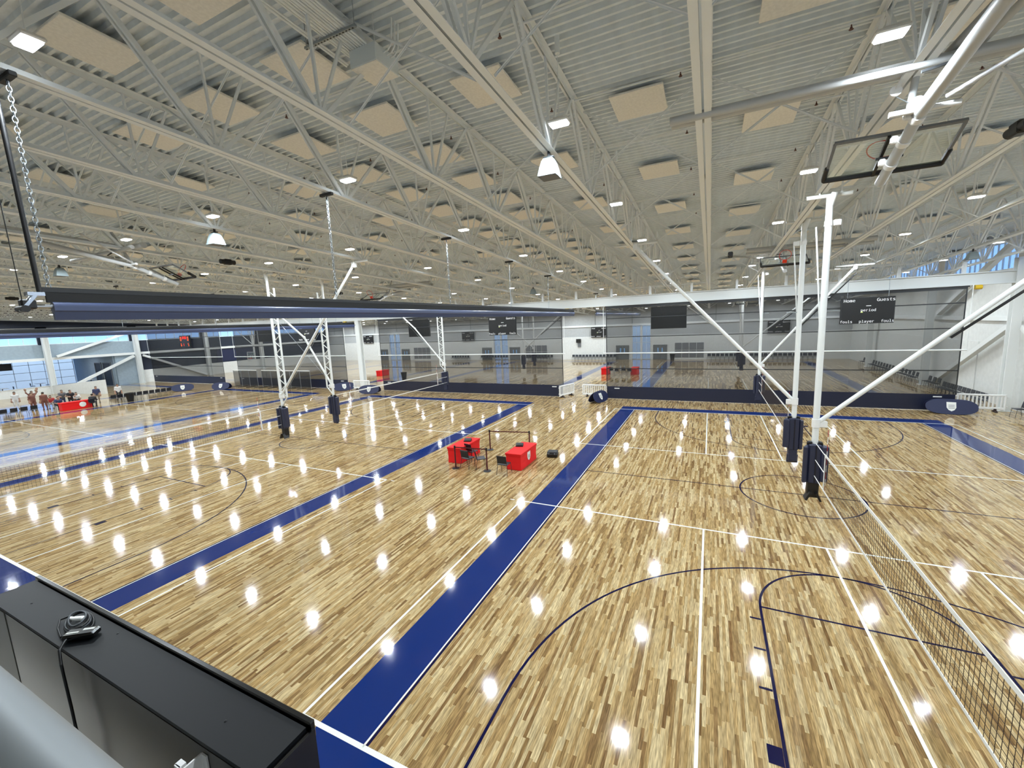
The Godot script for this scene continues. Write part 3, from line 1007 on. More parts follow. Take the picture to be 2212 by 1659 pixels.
func build_scoreboards() -> void:
	var near := [["black scoreboard lettered Home and Guests hanging before the right curtain", Vector3(5.75, 6.2, -16.2)],
		["black scoreboard lettered Home and Guests hanging over the second court's curtain", Vector3(-19.4, 6.2, -16.2)],
		["black scoreboard lettered Home and Guests hanging behind the left lattice posts", Vector3(-44.1, 6.25, -16.2)],
		["scoreboard lit with red and amber digits hanging near the lobby", Vector3(-68.45, 5.9, -16.2)]]
	for i in 4:
		var sz := Vector2(2.62, 1.6) if i < 3 else Vector2(2.35, 1.62)
		var t := scoreboard("hanging_scoreboard", near[i][0], near[i][1], sz, 0.0, i < 3)
		hang_channel(t, near[i][1], sz.y / 2)
		if i == 3:
			var a := MB.new()
			digit(a, 0, Vector2(-0.85, 0.35), 0.22, 0.5); digit(a, 0, Vector2(0.85, 0.35), 0.22, 0.5)
			digit(a, 6, Vector2(-0.85, -0.45), 0.16, 0.36); digit(a, 5, Vector2(0.85, -0.45), 0.16, 0.36)
			part(t, "amber_led_digits", a, M.led_amber)
			var b := MB.new()
			for k in 4: digit(b, [0, 4, 3, 0][k], Vector2(-0.36 + 0.24 * k, 0.5), 0.14, 0.32)
			digit(b, 1, Vector2(-0.3, -0.45), 0.14, 0.34)
			part(t, "red_led_digits", b, M.led_red)
		else:
			var back := scoreboard("rear_scoreboard", "dark back of a scoreboard hung beyond the curtain, " + ["over the right court", "over the second court", "over the third court"][i], Vector3([-5.9, -29.9, -54.2][i], 6.3, -18.1), Vector2(2.6, 1.7), PI, false)
			hang_channel(back, back.position, 0.85)
	for i in 4:
		scoreboard("wall_scoreboard", "black scoreboard on the far wall, %s from the right" % ORD[i], Vector3(5.4 - 24.4 * i, 4.4, Z_FAR + 0.22), Vector2(2.55, 1.65))

# ---------------------------------------------------------------- basketball goals, folded up
func build_goals() -> void:
	var t := thing("basketball_goal", "white ceiling basketball goal folded up near the camera, dark padded glass backboard", "goal", Vector3(0, 0, 0), 0.0, "folded basketball goals")
	# board plane: bottom edge and top edge
	var bb := Vector3(0.0, 8.98, 5.68)
	var bt := Vector3(0.0, 9.42, 6.47)
	var up := (bt - bb).normalized()
	var nz := Vector3.RIGHT.cross(up)            # faces the camera side, slightly down
	var B := Basis(Vector3.RIGHT, up, nz)
	var h := bb.distance_to(bt)
	var o := (bb + bt) / 2
	var gp := MB.new(); gp.box(o, Vector3(1.74, h - 0.06, 0.012), B)
	part(t, "backboard_glass", gp, M.glass)
	var fr := MB.new()
	fr.box(o + up * (h / 2), Vector3(1.83, 0.05, 0.05), B)
	for s in [-1.0, 1.0]: fr.box(o + Vector3(s * 0.9, 0, 0), Vector3(0.04, h - 0.05, 0.05), B)
	fr.box(o - up * (h / 2), Vector3(1.83, 0.05, 0.05), B)
	part(t, "backboard_frame", fr, M.grey)
	var tg := MB.new()
	for s in [-1.0, 1.0]: tg.box(o + Vector3(s * 0.52, 0.0, 0) + up * (h / 2 - 0.11) - nz * 0.012, Vector3(0.7, 0.04, 0.006), B)
	part(t, "white_border", tg, M.white_plastic)
	var pd := MB.new()
	pd.rbox(o - up * (h / 2 + 0.01), Vector3(1.87, 0.09, 0.11), 0.03, B)
	for s in [-1.0, 1.0]: pd.rbox(o - up * (h / 2 - 0.15) + Vector3(s * 0.91, 0, 0), Vector3(0.07, 0.36, 0.11), 0.025, B)
	part(t, "edge_padding", pd, M.black)
	var rim := MB.new()
	var rc := bb + up * 0.2 - nz * 0.36
	var prev := Vector3()
	for i in 21:
		var a := TAU * i / 20.0
		var q := rc + Vector3(cos(a) * 0.23, 0, 0) + nz * sin(a) * 0.23
		if i > 0: rim.tube(prev, q, 0.011, -1, 6, false)
		prev = q
	rim.box(bb + up * 0.2 - nz * 0.07, Vector3(0.16, 0.12, 0.12), B)
	part(t, "rim", rim, M.orange)
	# mast and rear frame
	var m0 := Vector3(-0.05, 8.72, 5.92)
	var m1 := Vector3(-0.03, 9.37, 7.5)
	var m2 := Vector3(0.0, 9.69, 9.1)
	var ms := MB.new(); ms.tube(m0, m1, 0.085, -1, 16); ms.tube(m1, m2 + (m2 - m1) * 0.6, 0.1, -1, 16)
	part(t, "mast", ms, M.goal_steel)
	var br := MB.new()
	for s in [-1.0, 1.0]: br.bar(o + Vector3(s * 0.12, 0, 0) + up * (h / 2) + nz * 0.06, o + Vector3(s * 0.12, 0, 0) - up * (h / 2) + nz * 0.06, 0.05, 0.05)
	br.bar(o + nz * 0.1 + Vector3(-0.2, 0, 0), o + nz * 0.1 + Vector3(0.2, 0, 0), 0.04, 0.04)
	part(t, "board_bracket", br, M.black)
	var cl := MB.new()
	for f in [0.3, 0.62, 0.92]:
		var c := m0.lerp(m1, f)
		var ax := (m1 - m0).normalized()
		cl.tube(c - ax * 0.05, c + ax * 0.05, 0.1, -1, 16)
		cl.rbox(c + Vector3(-0.13, 0.05, 0), Vector3(0.1, 0.12, 0.1), 0.02)
	part(t, "collar", cl, M.white_plastic)
	var cr := MB.new(); cr.tube(m1 + Vector3(-0.4, 0.02, 0), m1 + Vector3(0.45, 0.02, 0), 0.045, -1, 12); cr.ball(m1 + Vector3(-0.06, 0.1, 0), 0.12, 8, 12)
	part(t, "cross_shaft", cr, M.white_plastic)
	var vd := MB.new(); vd.tube(m1 + Vector3(-0.12, 0.05, -0.1), Vector3(-0.18, 10.62, 7.9), 0.05, -1, 12)
	part(t, "drop_tube", vd, M.goal_steel)
	var sb := MB.new()
	sb.tube(m1 + Vector3(0.25, 0.1, 0.1), Vector3(1.9, 10.0, 9.6), 0.035, -1, 10)
	part(t, "side_brace", sb, M.goal_steel)
	var pp := MB.new()
	for zz in [[7.6, 9.98, 0.11], [7.98, 9.86, 0.075]]: pp.tube(Vector3(-3.7, zz[1], zz[0]), Vector3(1.4, zz[1], zz[0]), zz[2], -1, 14)
	part(t, "cross_beam", pp, M.goal_steel)
	var pr := MB.new()
	for q in [[-0.28, 0.1], [0.02, 0.075], [0.3, 0.055]]: pr.tube(Vector3(q[0] + 0.1, 9.98, 7.4), Vector3(q[0] + 0.35, 10.16, 11.2), q[1], -1, 12)
	part(t, "long_beam", pr, M.goal_steel)
	var ct := MB.new(); ct.bar(Vector3(-0.26, 9.7, 8.1), Vector3(0.2, 9.75, 8.15), 0.04, 0.03)
	part(t, "tie_strap", ct, M.dark_grey)
	var pl := MB.new(); pl.tube(Vector3(-0.38, 9.72, 7.5), Vector3(-0.38, 9.72, 7.56), 0.08, -1, 14); pl.bar(Vector3(-0.38, 9.72, 7.53), Vector3(-0.3, 9.95, 7.7), 0.05, 0.02)
	part(t, "pulley", pl, M.white_plastic)
	var cb := MB.new(); cb.tube(Vector3(-0.38, 9.65, 7.53), m1 + Vector3(-0.1, 0.1, 0), 0.007, -1, 6)
	part(t, "hoist_cable", cb, M.galv)
	var wn := MB.new()
	wn.rbox(Vector3(2.2, 9.55, 5.0), Vector3(0.2, 0.24, 0.3), 0.03); wn.tube(Vector3(2.2, 9.55, 4.7), Vector3(2.2, 9.55, 5.3), 0.1, -1, 14)
	part(t, "winch_motor", wn, M.black)
	var rest := [["over the left court beyond the rolled curtain, seen side on", COURTS[1], 0.0, 0.0], ["at the far end of the right court, rim showing", COURTS[0], -0.2, PI], ["at the far end of the second court", COURTS[1], 0.0, PI], ["over the third court", COURTS[2], 0.0, 0.0], ["at the far end of the third court", COURTS[2], 0.0, PI], ["over the court by the lobby", COURTS[3], 0.0, 0.0]]
	for r in rest: dup(t, "white basketball goal folded up " + r[0], Vector3(r[1], -0.55 if r[3] > 1 else 0.0, r[2]), r[3])
	dup(t, "white basketball goal folded up beyond the curtain, right court", Vector3(0, -1.75, -33.3), 0.0)
	dup(t, "white basketball goal folded up beyond the curtain, second court", Vector3(COURTS[1], -1.75, -33.3), 0.0)
	# one goal lowered for play, beyond the third curtain
	var g := thing("lowered_basketball_goal", "lowered basketball goal with white framed glass board beyond the third curtain", "goal", Vector3(-63.0, 0, -21.6))
	var gm := MB.new(); gm.tube(Vector3(0, 2.9, -0.5), Vector3(0, 8.6, -0.5), 0.12, -1, 10); gm.tube(Vector3(-3.0, 8.6, -0.5), Vector3(3.0, 8.6, -0.5), 0.06, -1, 10)
	part(g, "mast", gm, M.white_steel)
	var gs := MB.new()
	for s in [-1.0, 1.0]: gs.tube(Vector3(s * 0.1, 4.6, -0.5), Vector3(s * 0.9, 8.2, -0.5), 0.04, -1, 8)
	part(g, "side_brace", gs, M.white_steel)
	var gk := MB.new(); gk.tube(Vector3(0, 4.9, -0.5), Vector3(-5.2, 8.2, -0.5), 0.05, -1, 8)
	part(g, "back_stay", gk, M.white_steel)
	var gf := MB.new()
	for s in [-1.0, 1.0]:
		gf.box(Vector3(s * 0.88, 3.42, 0), Vector3(0.07, 1.07, 0.06)); gf.box(Vector3(0, 3.42 + s * 0.51, 0), Vector3(1.83, 0.07, 0.06))
		gf.box(Vector3(s * 0.3, 3.25, 0.01), Vector3(0.05, 0.46, 0.03))
	gf.box(Vector3(0, 3.47, 0.01), Vector3(0.6, 0.05, 0.03))
	part(g, "backboard_frame", gf, M.white_plastic)
	var gg := MB.new(); gg.box(Vector3(0, 3.42, 0), Vector3(1.74, 0.98, 0.012))
	part(g, "backboard_glass", gg, M.glass)
	var gr := MB.new()
	for i in 16:
		var a := TAU * i / 16.0; var a2 := TAU * (i + 1) / 16.0
		gr.tube(Vector3(cos(a) * 0.23, 3.05, 0.4 + sin(a) * 0.23), Vector3(cos(a2) * 0.23, 3.05, 0.4 + sin(a2) * 0.23), 0.015, -1, 6, false)
	gr.box(Vector3(0, 3.05, 0.1), Vector3(0.16, 0.12, 0.16))
	part(g, "rim", gr, M.orange)
	var gn := MB.new()
	for i in 12:
		var a := TAU * i / 12.0
		gn.tube(Vector3(cos(a) * 0.22, 3.04, 0.4 + sin(a) * 0.22), Vector3(cos(a + 0.5) * 0.12, 2.6, 0.4 + sin(a + 0.5) * 0.12), 0.008, -1, 4)
	part(g, "net", gn, M.white_cloth, "", true)

# ---------------------------------------------------------------- volleyball posts and nets
func vpole(label: String, x: float, z: float, side: float, facing: float, lattice: bool, brace_to: Vector3, knee := Vector3.ZERO) -> void:
	var t := thing("volleyball_post", label, "post", Vector3(x, 0, z), 0.0, "ceiling hung volleyball posts")
	var top := 9.45
	var pads := MB.new()
	pads.rbox(Vector3(0, 1.72, 0), Vector3(0.34, 1.25, 0.3), 0.04)
	pads.rbox(Vector3(side * 0.2, 1.75, 0.03), Vector3(0.2, 1.1, 0.36), 0.03, Basis(Vector3.UP, 0.35 * side))
	var pad := part(t, "pad", pads, M.navy_pad)
	var p2 := MB.new(); p2.rbox(Vector3(-side * 0.2, 1.7, 0.05 * facing), Vector3(0.12, 1.15, 0.34), 0.03, Basis(Vector3.UP, -0.4 * side))
	part(t, "pad_flap", p2, M.navy_pad)
	var sm := MB.new(); sm.box(Vector3(0.02, 1.72, 0.156), Vector3(0.035, 1.2, 0.014))
	part(pad, "pad_seam", sm, M.navy_seam)
	var ft := MB.new()
	ft.rbox(Vector3(0, 0.9, 0), Vector3(0.3, 0.5, 0.26), 0.03)
	if facing > 0:
		for s in [-1.0, 1.0]: ft.box(Vector3(s * 0.13, 0.72, 0.1), Vector3(0.06, 0.28, 0.3), Basis(Vector3.BACK, s * 0.45))
	else:
		ft.rbox(Vector3(0, 0.76, 0.04), Vector3(0.36, 0.34, 0.1), 0.02, Basis(Vector3.RIGHT, 0.15))
	part(t, "foot_pad", ft, M.black if facing > 0 else M.navy_pad)
	var hd := MB.new()
	for s in [-1.0, 1.0]: hd.rbox(Vector3(s * 0.13, 2.38, 0.05), Vector3(0.1, 0.08, 0.14), 0.02)
	hd.tube(Vector3(-0.2, 2.34, 0), Vector3(0.2, 2.34, 0), 0.05, -1, 10)
	part(t, "pad_head", hd, M.black)
	var tb := MB.new(); tb.tube(Vector3(0, 1.1, 0), Vector3(0, top, 0), 0.085 if not lattice else 0.07, -1, 14)
	part(t, "main_tube", tb, M.white_steel)
	if lattice:
		var q := MB.new(); q.tube(Vector3(side * 0.48, 2.9, 0), Vector3(side * 0.48, top - 0.7, 0), 0.05, -1, 10)
		q.tube(Vector3(side * 0.48, 2.9, 0), Vector3(side * 0.05, 2.45, 0), 0.035, -1, 8)
		part(t, "second_tube", q, M.white_steel)
		var n := 17
		for i in n:
			var y0 := 2.9 + (top - 3.7) * i / n
			var y1 := 2.9 + (top - 3.7) * (i + 1) / n
			var l := MB.new()
			if i % 2: l.tube(Vector3(0, y0, 0), Vector3(side * 0.48, y1, 0), 0.022, -1, 6)
			else: l.tube(Vector3(side * 0.48, y0, 0), Vector3(0, y1, 0), 0.022, -1, 6)
			part(t, "lacing", l, M.white_steel)
	else:
		var q := MB.new(); q.tube(Vector3(-0.06, 5.9, 0), Vector3(-0.27, 8.7, -0.08), 0.022, -1, 8)
		part(t, "second_tube", q, M.white_steel)
	var ar := MB.new()
	ar.tube(Vector3(-0.55, top + 0.05, 0), Vector3(0.5, top + 0.05, 0), 0.055, -1, 12)
	for s in [-1.0, 1.0]: ar.bar(Vector3(s * 0.25, top + 0.05, 0), Vector3(s * 0.25, chord_y(z) + 0.35, 0.1), 0.04, 0.04)
	ar.tube(Vector3(0, top - 0.25, 0), Vector3(0.08, top + 0.1, 0.15), 0.08, -1, 12)
	part(t, "top_hinge", ar, M.white_steel)
	var bk := MB.new(); bk.rbox(Vector3(side * 0.17, 2.95, 0), Vector3(0.22, 0.2, 0.1), 0.02); bk.tube(Vector3(0, 2.85, 0), Vector3(0, 3.1, 0), 0.11, -1, 14)
	part(t, "brace_bracket", bk, M.white_plastic)
	if not lattice:
		var c2 := MB.new(); c2.rbox(Vector3(side * 0.2, 8.75, 0), Vector3(0.2, 0.17, 0.06), 0.02); c2.tube(Vector3(0, 8.68, 0), Vector3(0, 8.82, 0), 0.1, -1, 14)
		part(t, "upper_bracket", c2, M.white_plastic)
		var hk := MB.new(); hk.tube(Vector3(0, 6.3, 0), Vector3(side * 0.4, 6.3, 0), 0.018, -1, 6)
		part(t, "hook", hk, M.galv)
	var o := Vector3(x, 0, z)
	var b0 := Vector3(0, 2.95, 0)
	var br := MB.new()
	if knee != Vector3.ZERO:
		br.tube(b0, knee - o, 0.06, -1, 10); br.ball(knee - o, 0.09, 6, 10); br.tube(knee - o, brace_to - o, 0.06, -1, 10)
	else:
		br.tube(b0, brace_to - o, 0.065, -1, 12)
	part(t, "brace", br, M.white_steel)
	var st := MB.new(); st.tube(b0 + Vector3(0, -0.05, -0.12), brace_to - o + Vector3(0, -0.1, -0.15), 0.008, -1, 6)
	part(t, "strap", st, M.galv)
	if side > 0 and not lattice:
		var bs := MB.new(); bs.tube(b0.lerp(brace_to - o, 0.4) + Vector3(0.05, -0.12, 0), brace_to - o + Vector3(0.1, -0.35, 0), 0.035, -1, 8)
		part(t, "brace_arm", bs, M.black)
	var an := MB.new()
	an.tube(brace_to - o + Vector3(-0.9, 0.1, 0), brace_to - o + Vector3(0.9, 0.1, 0), 0.05, -1, 10)
	an.rbox(brace_to - o, Vector3(0.2, 0.3, 0.2), 0.03)
	part(t, "ceiling_mount", an, M.white_steel)

func vnet(label: String, x: float, z0: float, z1: float, p0: float, p1: float, half := false) -> void:   # z0 < z1; posts at p0, p1
	var t := thing("volleyball_net", label, "net", Vector3(x, 0, (z0 + z1) / 2), 0.0, "volleyball nets")
	var a := z0 - (z0 + z1) / 2
	var b := -a
	var ytop := 2.36
	var ybot := 1.36
	for q in [[ytop, "top_tape", 0.075], [ybot, "bottom_tape", 0.055]]:
		var m := MB.new(); m.rbox(Vector3(0, q[0], 0), Vector3(0.012, q[2], b - a), 0.004)
		part(t, q[1], m, M.white_cloth)
	for s in [a + 0.05, b - 0.05]:
		var m := MB.new(); m.rbox(Vector3(0.002, (ytop + ybot) / 2, s), Vector3(0.014, 1.0, 0.07), 0.004)
		part(t, "side_tape", m, M.white_cloth)
	for s in [a + 0.12, b - 0.12]:
		for k in 9:
			var an := MB.new(); an.tube(Vector3(0.02, ybot - 0.05 + 0.2 * k, s), Vector3(0.02, ybot + 0.15 + 0.2 * k, s), 0.008, -1, 6)
			part(t, "antenna_band", an, M.red if k % 2 == 0 else M.white_plastic)
	var n := MB.new()
	var step := 0.1
	var th := 0.0045
	var zz := a + step
	while zz < b:
		n.box(Vector3(0, (ytop + ybot) / 2, zz), Vector3(th, ytop - ybot, th)); zz += step
	var y := ybot + step
	while y < ytop - 0.02:
		n.box(Vector3(0, y, 0), Vector3(th, th, b - a)); y += step
	part(t, "mesh", n, M.net_string, "", true)
	var o := (z0 + z1) / 2
	for e in [[a, p0 - o], [b, p1 - o]]:
		for yy in [ytop, (ytop + ybot) / 2, ybot]:
			var m := MB.new(); m.tube(Vector3(0, yy, e[0]), Vector3(0, yy + 0.02, e[1]), 0.012, -1, 6)
			part(t, "tension_strap", m, M.white_cloth)

func build_volleyball() -> void:
	vpole("white volleyball post with navy pads nearest the camera, right court", 0, 1.75, 1.0, 1.0, false, Vector3(6.9, 9.55, 1.7))
	vpole("white volleyball post with navy pads just behind the nearest one", 0, -1.8, -1.0, -1.0, false, Vector3(-5.9, 9.35, -2.2))
	vpole("white volleyball post standing before the right court's curtain", 0, -14.5, 1.0, -1.0, false, Vector3(4.6, 8.75, -14.5))
	vpole("white volleyball post at the near end of the right court's net", 0, 14.6, 1.0, 1.0, false, Vector3(6.9, 10.0, 14.6))
	vpole("lattice volleyball post left court, nearer of the two, pads curled at the foot", COURTS[1], 1.75, 1.0, 1.0, true, Vector3(-18.0, 9.4, 1.75))
	vpole("lattice volleyball post left court, farther of the two, with kinked brace", COURTS[1], -1.75, -1.0, -1.0, true, Vector3(-31.0, 9.3, -1.75), Vector3(-26.34, 6.06, -1.75))
	vpole("lattice volleyball post before the second court's curtain", COURTS[1] - 0.3, -14.5, -1.0, -1.0, true, Vector3(-30.5, 8.75, -14.5), Vector3(-27.6, 6.3, -14.5))
	vnet("brown volleyball net with white tapes running to the lower right corner", 0, 3.0, 13.4, 1.95, 14.4)
	vnet("volleyball net with white tapes between the right court's far posts", 0, -12.9, -3.0, -14.3, -1.95)
	vnet("volleyball net with white tapes running to the left edge", COURTS[1], 3.0, 13.4, 1.95, 14.4)
	vnet("volleyball net with white tapes across the far half of the left court", COURTS[1], -12.9, -3.0, -14.3, -1.95)
	# gear seen through the mesh, beyond the curtains
	for q in [[0.0, -31.5, "right court"], [COURTS[1], -31.5, "second court"]]:
		for d in [[0.0, "nearer"], [-3.6, "farther"]]:
			vpole("volleyball post beyond the mesh curtain, %s, %s of two" % [q[2], d[1]], q[0], q[1] + d[0], 1.0 if d[0] == 0.0 else -1.0, -1.0, false, Vector3(q[0] + (6.0 if d[0] == 0.0 else -6.0), 8.0, q[1] + d[0]))

# ---------------------------------------------------------------- tables, chairs, stanchions
var chair0: Node3D
func make_chair(label: String, at: Vector3, turn: float) -> Node3D:
	var t := thing("stack_chair", label, "chair", at, turn, "black plastic stacking chairs")
	var s := MB.new(); s.rbox(Vector3(0, 0.45, 0.01), Vector3(0.46, 0.035, 0.42), 0.014)
	part(t, "seat", s, M.chair_plastic)
	var b := MB.new(); b.rbox(Vector3(0, 0.68, -0.215), Vector3(0.45, 0.36, 0.03), 0.012, Basis(Vector3.RIGHT, -0.2))
	part(t, "backrest", b, M.chair_plastic)
	for x in [-1.0, 1.0]:
		var f := MB.new(); f.tube(Vector3(x * 0.22, 0.44, 0.17), Vector3(x * 0.25, 0, 0.23), 0.011, -1, 6)
		part(t, "leg", f, M.chair_leg)
		var r := MB.new(); r.path([Vector3(x * 0.215, 0.6, -0.205), Vector3(x * 0.22, 0.43, -0.17), Vector3(x * 0.25, 0, -0.26)], 0.011, 6)
		part(t, "leg", r, M.chair_leg)
	return t

func chair(label: String, x: float, z: float, turn: float) -> void:
	if chair0 == null: chair0 = make_chair(label, Vector3(x, 0, z), turn)
	else: dup(chair0, label, Vector3(x, 0, z), turn)

func cloth_table(label: String, at: Vector3, turn: float, len: float, emblem := false) -> Node3D:
	var t := thing("cloth_table", label, "table", at, turn)
	var m := MB.new()
	var w := 0.76
	# fitted cloth: flares at the top corners, draws in under the edge
	var ring := func(y, f, dip):
		var r := []
		for c in [[-1, -1], [1, -1], [1, 1], [-1, 1]]: r.append(Vector3(c[0] * w / 2 * f, y, c[1] * len / 2 * (1.0 - (1.0 - f) * w / len)))
		return r
	var lv := [ring.call(0.75, 1.0, 0), ring.call(0.72, 1.01, 0), ring.call(0.6, 0.93, 0), ring.call(0.3, 0.9, 0), ring.call(0.01, 0.93, 0)]
	for i in lv.size() - 1:
		for k in 4: m.quad(lv[i + 1][k], lv[i][k], lv[i][(k + 1) % 4], lv[i + 1][(k + 1) % 4])
	var q: Array = lv[0]
	m.quad(q[3], q[2], q[1], q[0])
	var cloth := part(t, "cloth", m, M.red_cloth)
	if emblem:
		var e := MB.new()
		shield(e, 0.16, 0.4, Transform3D(Basis(Vector3.UP, PI / 2), Vector3(w / 2 * 0.93 + 0.003, 0.42, 0.0)))
		part(cloth, "emblem", e, M.white_cloth)
		var e2 := MB.new()
		for k in 3: e2.box(Vector3(w / 2 * 0.93 + 0.012, 0.47 - 0.05 * k, 0.0), Vector3(0.006, 0.018, 0.17))
		part(cloth, "emblem_bands", e2, M.navy_vinyl, "", true)
	return t

func shield(mb: MB, hw: float, h: float, xf: Transform3D) -> void:
	mb.prism(PackedVector2Array([Vector2(-hw, h / 2), Vector2(hw, h / 2), Vector2(hw, -h * 0.1), Vector2(hw * 0.62, -h * 0.36), Vector2(0, -h / 2), Vector2(-hw * 0.62, -h * 0.36), Vector2(-hw, -h * 0.1)]), 0.008, xf)

func stanchion(label: String, x: float, z: float) -> void:
	var t := thing("stanchion", label, "stanchion", Vector3(x, 0, z))
	var b := MB.new(); b.lathe([Vector2(0.001, 0.045), Vector2(0.05, 0.045), Vector2(0.16, 0.025), Vector2(0.175, 0.0)], Transform3D(), 20)
	part(t, "base", b, M.black)
	var p := MB.new(); p.tube(Vector3(0, 0.03, 0), Vector3(0, 0.97, 0), 0.032, -1, 12)
	part(t, "post", p, M.belt)
	var h := MB.new(); h.lathe([Vector2(0.001, 1.06), Vector2(0.04, 1.05), Vector2(0.042, 0.93), Vector2(0.03, 0.92)], Transform3D(), 14)
	part(t, "head", h, M.black)

func build_tables_and_chairs() -> void:
	cloth_table("red cloth table on the left of the aisle, beside the stanchions", Vector3(-13.62, 0, 0.12), 0.0, 1.83)
	cloth_table("red cloth table with a white shield emblem, right of the aisle chairs", Vector3(-10.58, 0, 0.1), 0.0, 1.83, true)
	var gadget := func(label, x, z):
		var g := thing("scorer_console", label, "console", Vector3(x, 0.752, z), 0.3)
		var m := MB.new(); m.prism(PackedVector2Array([Vector2(-0.14, 0), Vector2(0.14, 0), Vector2(0.14, 0.05), Vector2(-0.1, 0.12), Vector2(-0.14, 0.12)]), 0.34, Transform3D(Basis(Vector3.UP, -PI / 2), Vector3.ZERO))
		part(g, "case", m, M.black)
		var k := MB.new(); k.box(Vector3(0, 0.094, 0.03), Vector3(0.26, 0.006, 0.14), Basis(Vector3.RIGHT, 0.28))
		part(g, "keypad", k, M.dark_grey)
	gadget.call("small black console on the left red table", -13.57, -0.15)
	gadget.call("small black console on the right red table", -10.78, -0.15)
	stanchion("belt stanchion in front of the left red table's chairs", -13.2, 1.57)
	stanchion("belt stanchion between the chairs, nearest the camera", -11.65, 1.45)
	stanchion("belt stanchion behind the chairs, middle of the back pair", -13.0, -1.35)
	stanchion("belt stanchion behind the right red table", -10.95, -1.7)
	for q in [["front belt stretched before the chairs", Vector3(-13.2, 0.98, 1.57), Vector3(-11.65, 0.98, 1.45)], ["back belt stretched behind the tables", Vector3(-13.0, 0.98, -1.35), Vector3(-10.95, 0.98, -1.7)]]:
		var b := MB.new(); b.bar(q[1], q[2], 0.006, 0.05)
		var o := part(self, numbered("barrier_belt"), b, M.belt, "dark red " + q[0] + ", between two stanchions")
		o.set_meta("category", "belt")
	chair("black stacking chair behind the front belt, nearest the left red table", -12.72, 1.28, PI * 0.95)
	chair("black stacking chair tucked beside the left red table, farthest back", -13.08, 0.35, PI * 0.92)
	chair("black stacking chair turned sideways beside the front stanchion", -12.15, 1.15, PI * 0.72)
	chair("black stacking chair standing alone before the right red table", -10.78, 1.5, PI)
	for i in 11: chair("black chair along the right wall by the barrier, %s from the near end" % ordinal(i), 12.2, -18.2 - 0.52 * i, -PI / 2)
	chair("black chair standing alone at the right edge by the nearest column", 12.6, -15.6, -PI / 2)
	for i in 22:
		if absf(-25.2 - 0.75 * i - (1.5 if i > 9 else 0.0) + 27.6) < 0.75 or absf(-25.2 - 0.75 * i - (1.5 if i > 9 else 0.0) + 40.9) < 0.75: continue
		chair("black chair along the right wall beyond the curtain, %s from the curtain" % ordinal(i), 12.6, -25.2 - 0.75 * i - (1.5 if i > 9 else 0.0), -PI / 2)
	var runs := [[-23.2, 13, "left of the aisle doors"], [-3.0, 8, "left of the right court's net posts"], [2.3, 14, "toward the right corner"], [-40.5, 10, "behind the second court"], [-46.8, 7, "behind the third court"], [-31.5, 9, "right of the second tall window"]]
	for r in runs:
		for i in r[1]: chair("black far wall chair %s, %s in row" % [r[2], ordinal(i)], r[0] + 0.56 * i, Z_FAR + 0.75, 0.0)
	for i in 10: chair("black chair in the row beside the lobby court, %s from the scorer table" % ordinal(i), -58.8, -3.9 - 0.55 * i, -PI / 2)
	for i in 5: chair("black chair in the row at the left edge, %s from the players" % ordinal(i), -59.0, 1.7 + 0.62 * i, -PI / 2)
	# red tables beyond the curtain
	cloth_table("red cloth table beyond the right curtain, left of its pair", Vector3(-14.0, 0, -32.2), 0.0, 1.83)
	cloth_table("red cloth table beyond the right curtain, right of its pair", Vector3(-10.7, 0, -32.4), 0.0, 1.83)
	cloth_table("red cloth table seen beyond the third curtain", Vector3(-44.0, 0, -27.5), 0.0, 1.83)
	for i in 4: chair("black chair between the red tables beyond the curtain, %s from left" % ORD[i], -13.2 + 0.7 * i, -31.6 + 0.4 * (i % 2), PI)
	# hard case on the floor
	var c := thing("hard_case", "small black hard case on the aisle floor right of the tables", "case", Vector3(-9.6, 0, -1.3), 0.15)
	var cb := MB.new(); cb.rbox(Vector3(0, 0.11, 0), Vector3(0.5, 0.2, 0.42), 0.04)
	part(c, "body", cb, M.black)
	var cl := MB.new(); cl.rbox(Vector3(0, 0.245, 0), Vector3(0.48, 0.08, 0.4), 0.03)
	part(c, "lid", cl, M.dark_grey)
	for s in [-1.0, 1.0]:
		var la := MB.new(); la.rbox(Vector3(s * 0.14, 0.2, 0.215), Vector3(0.06, 0.07, 0.02), 0.005)
		part(c, "latch", la, M.grey)
	var bin := func(label, x, z):
		var b := thing("trash_bin", label, "bin", Vector3(x, 0, z))
		var m := MB.new(); m.lathe([Vector2(0.001, 0.3), Vector2(0.3, 0.32), Vector2(0.31, 0.86), Vector2(0.36, 0.9), Vector2(0.36, 0.84), Vector2(0.26, 0.0), Vector2(0.001, 0.0)], Transform3D(), 16)
		part(b, "barrel", m, M.black)
		var r := MB.new(); r.lathe([Vector2(0.33, 0.93), Vector2(0.38, 0.92), Vector2(0.38, 0.86), Vector2(0.33, 0.85)], Transform3D(), 16)
		part(b, "rolled_rim", r, M.dark_grey)
	bin.call("black trash bin beyond the second curtain near its left end", -37.6, -24.3)
	bin.call("dark trash bin by the far wall grille", -7.9, -48.6)
	bin.call("black trash bin in the row of chairs by the lobby court", -57.95, -5.0)

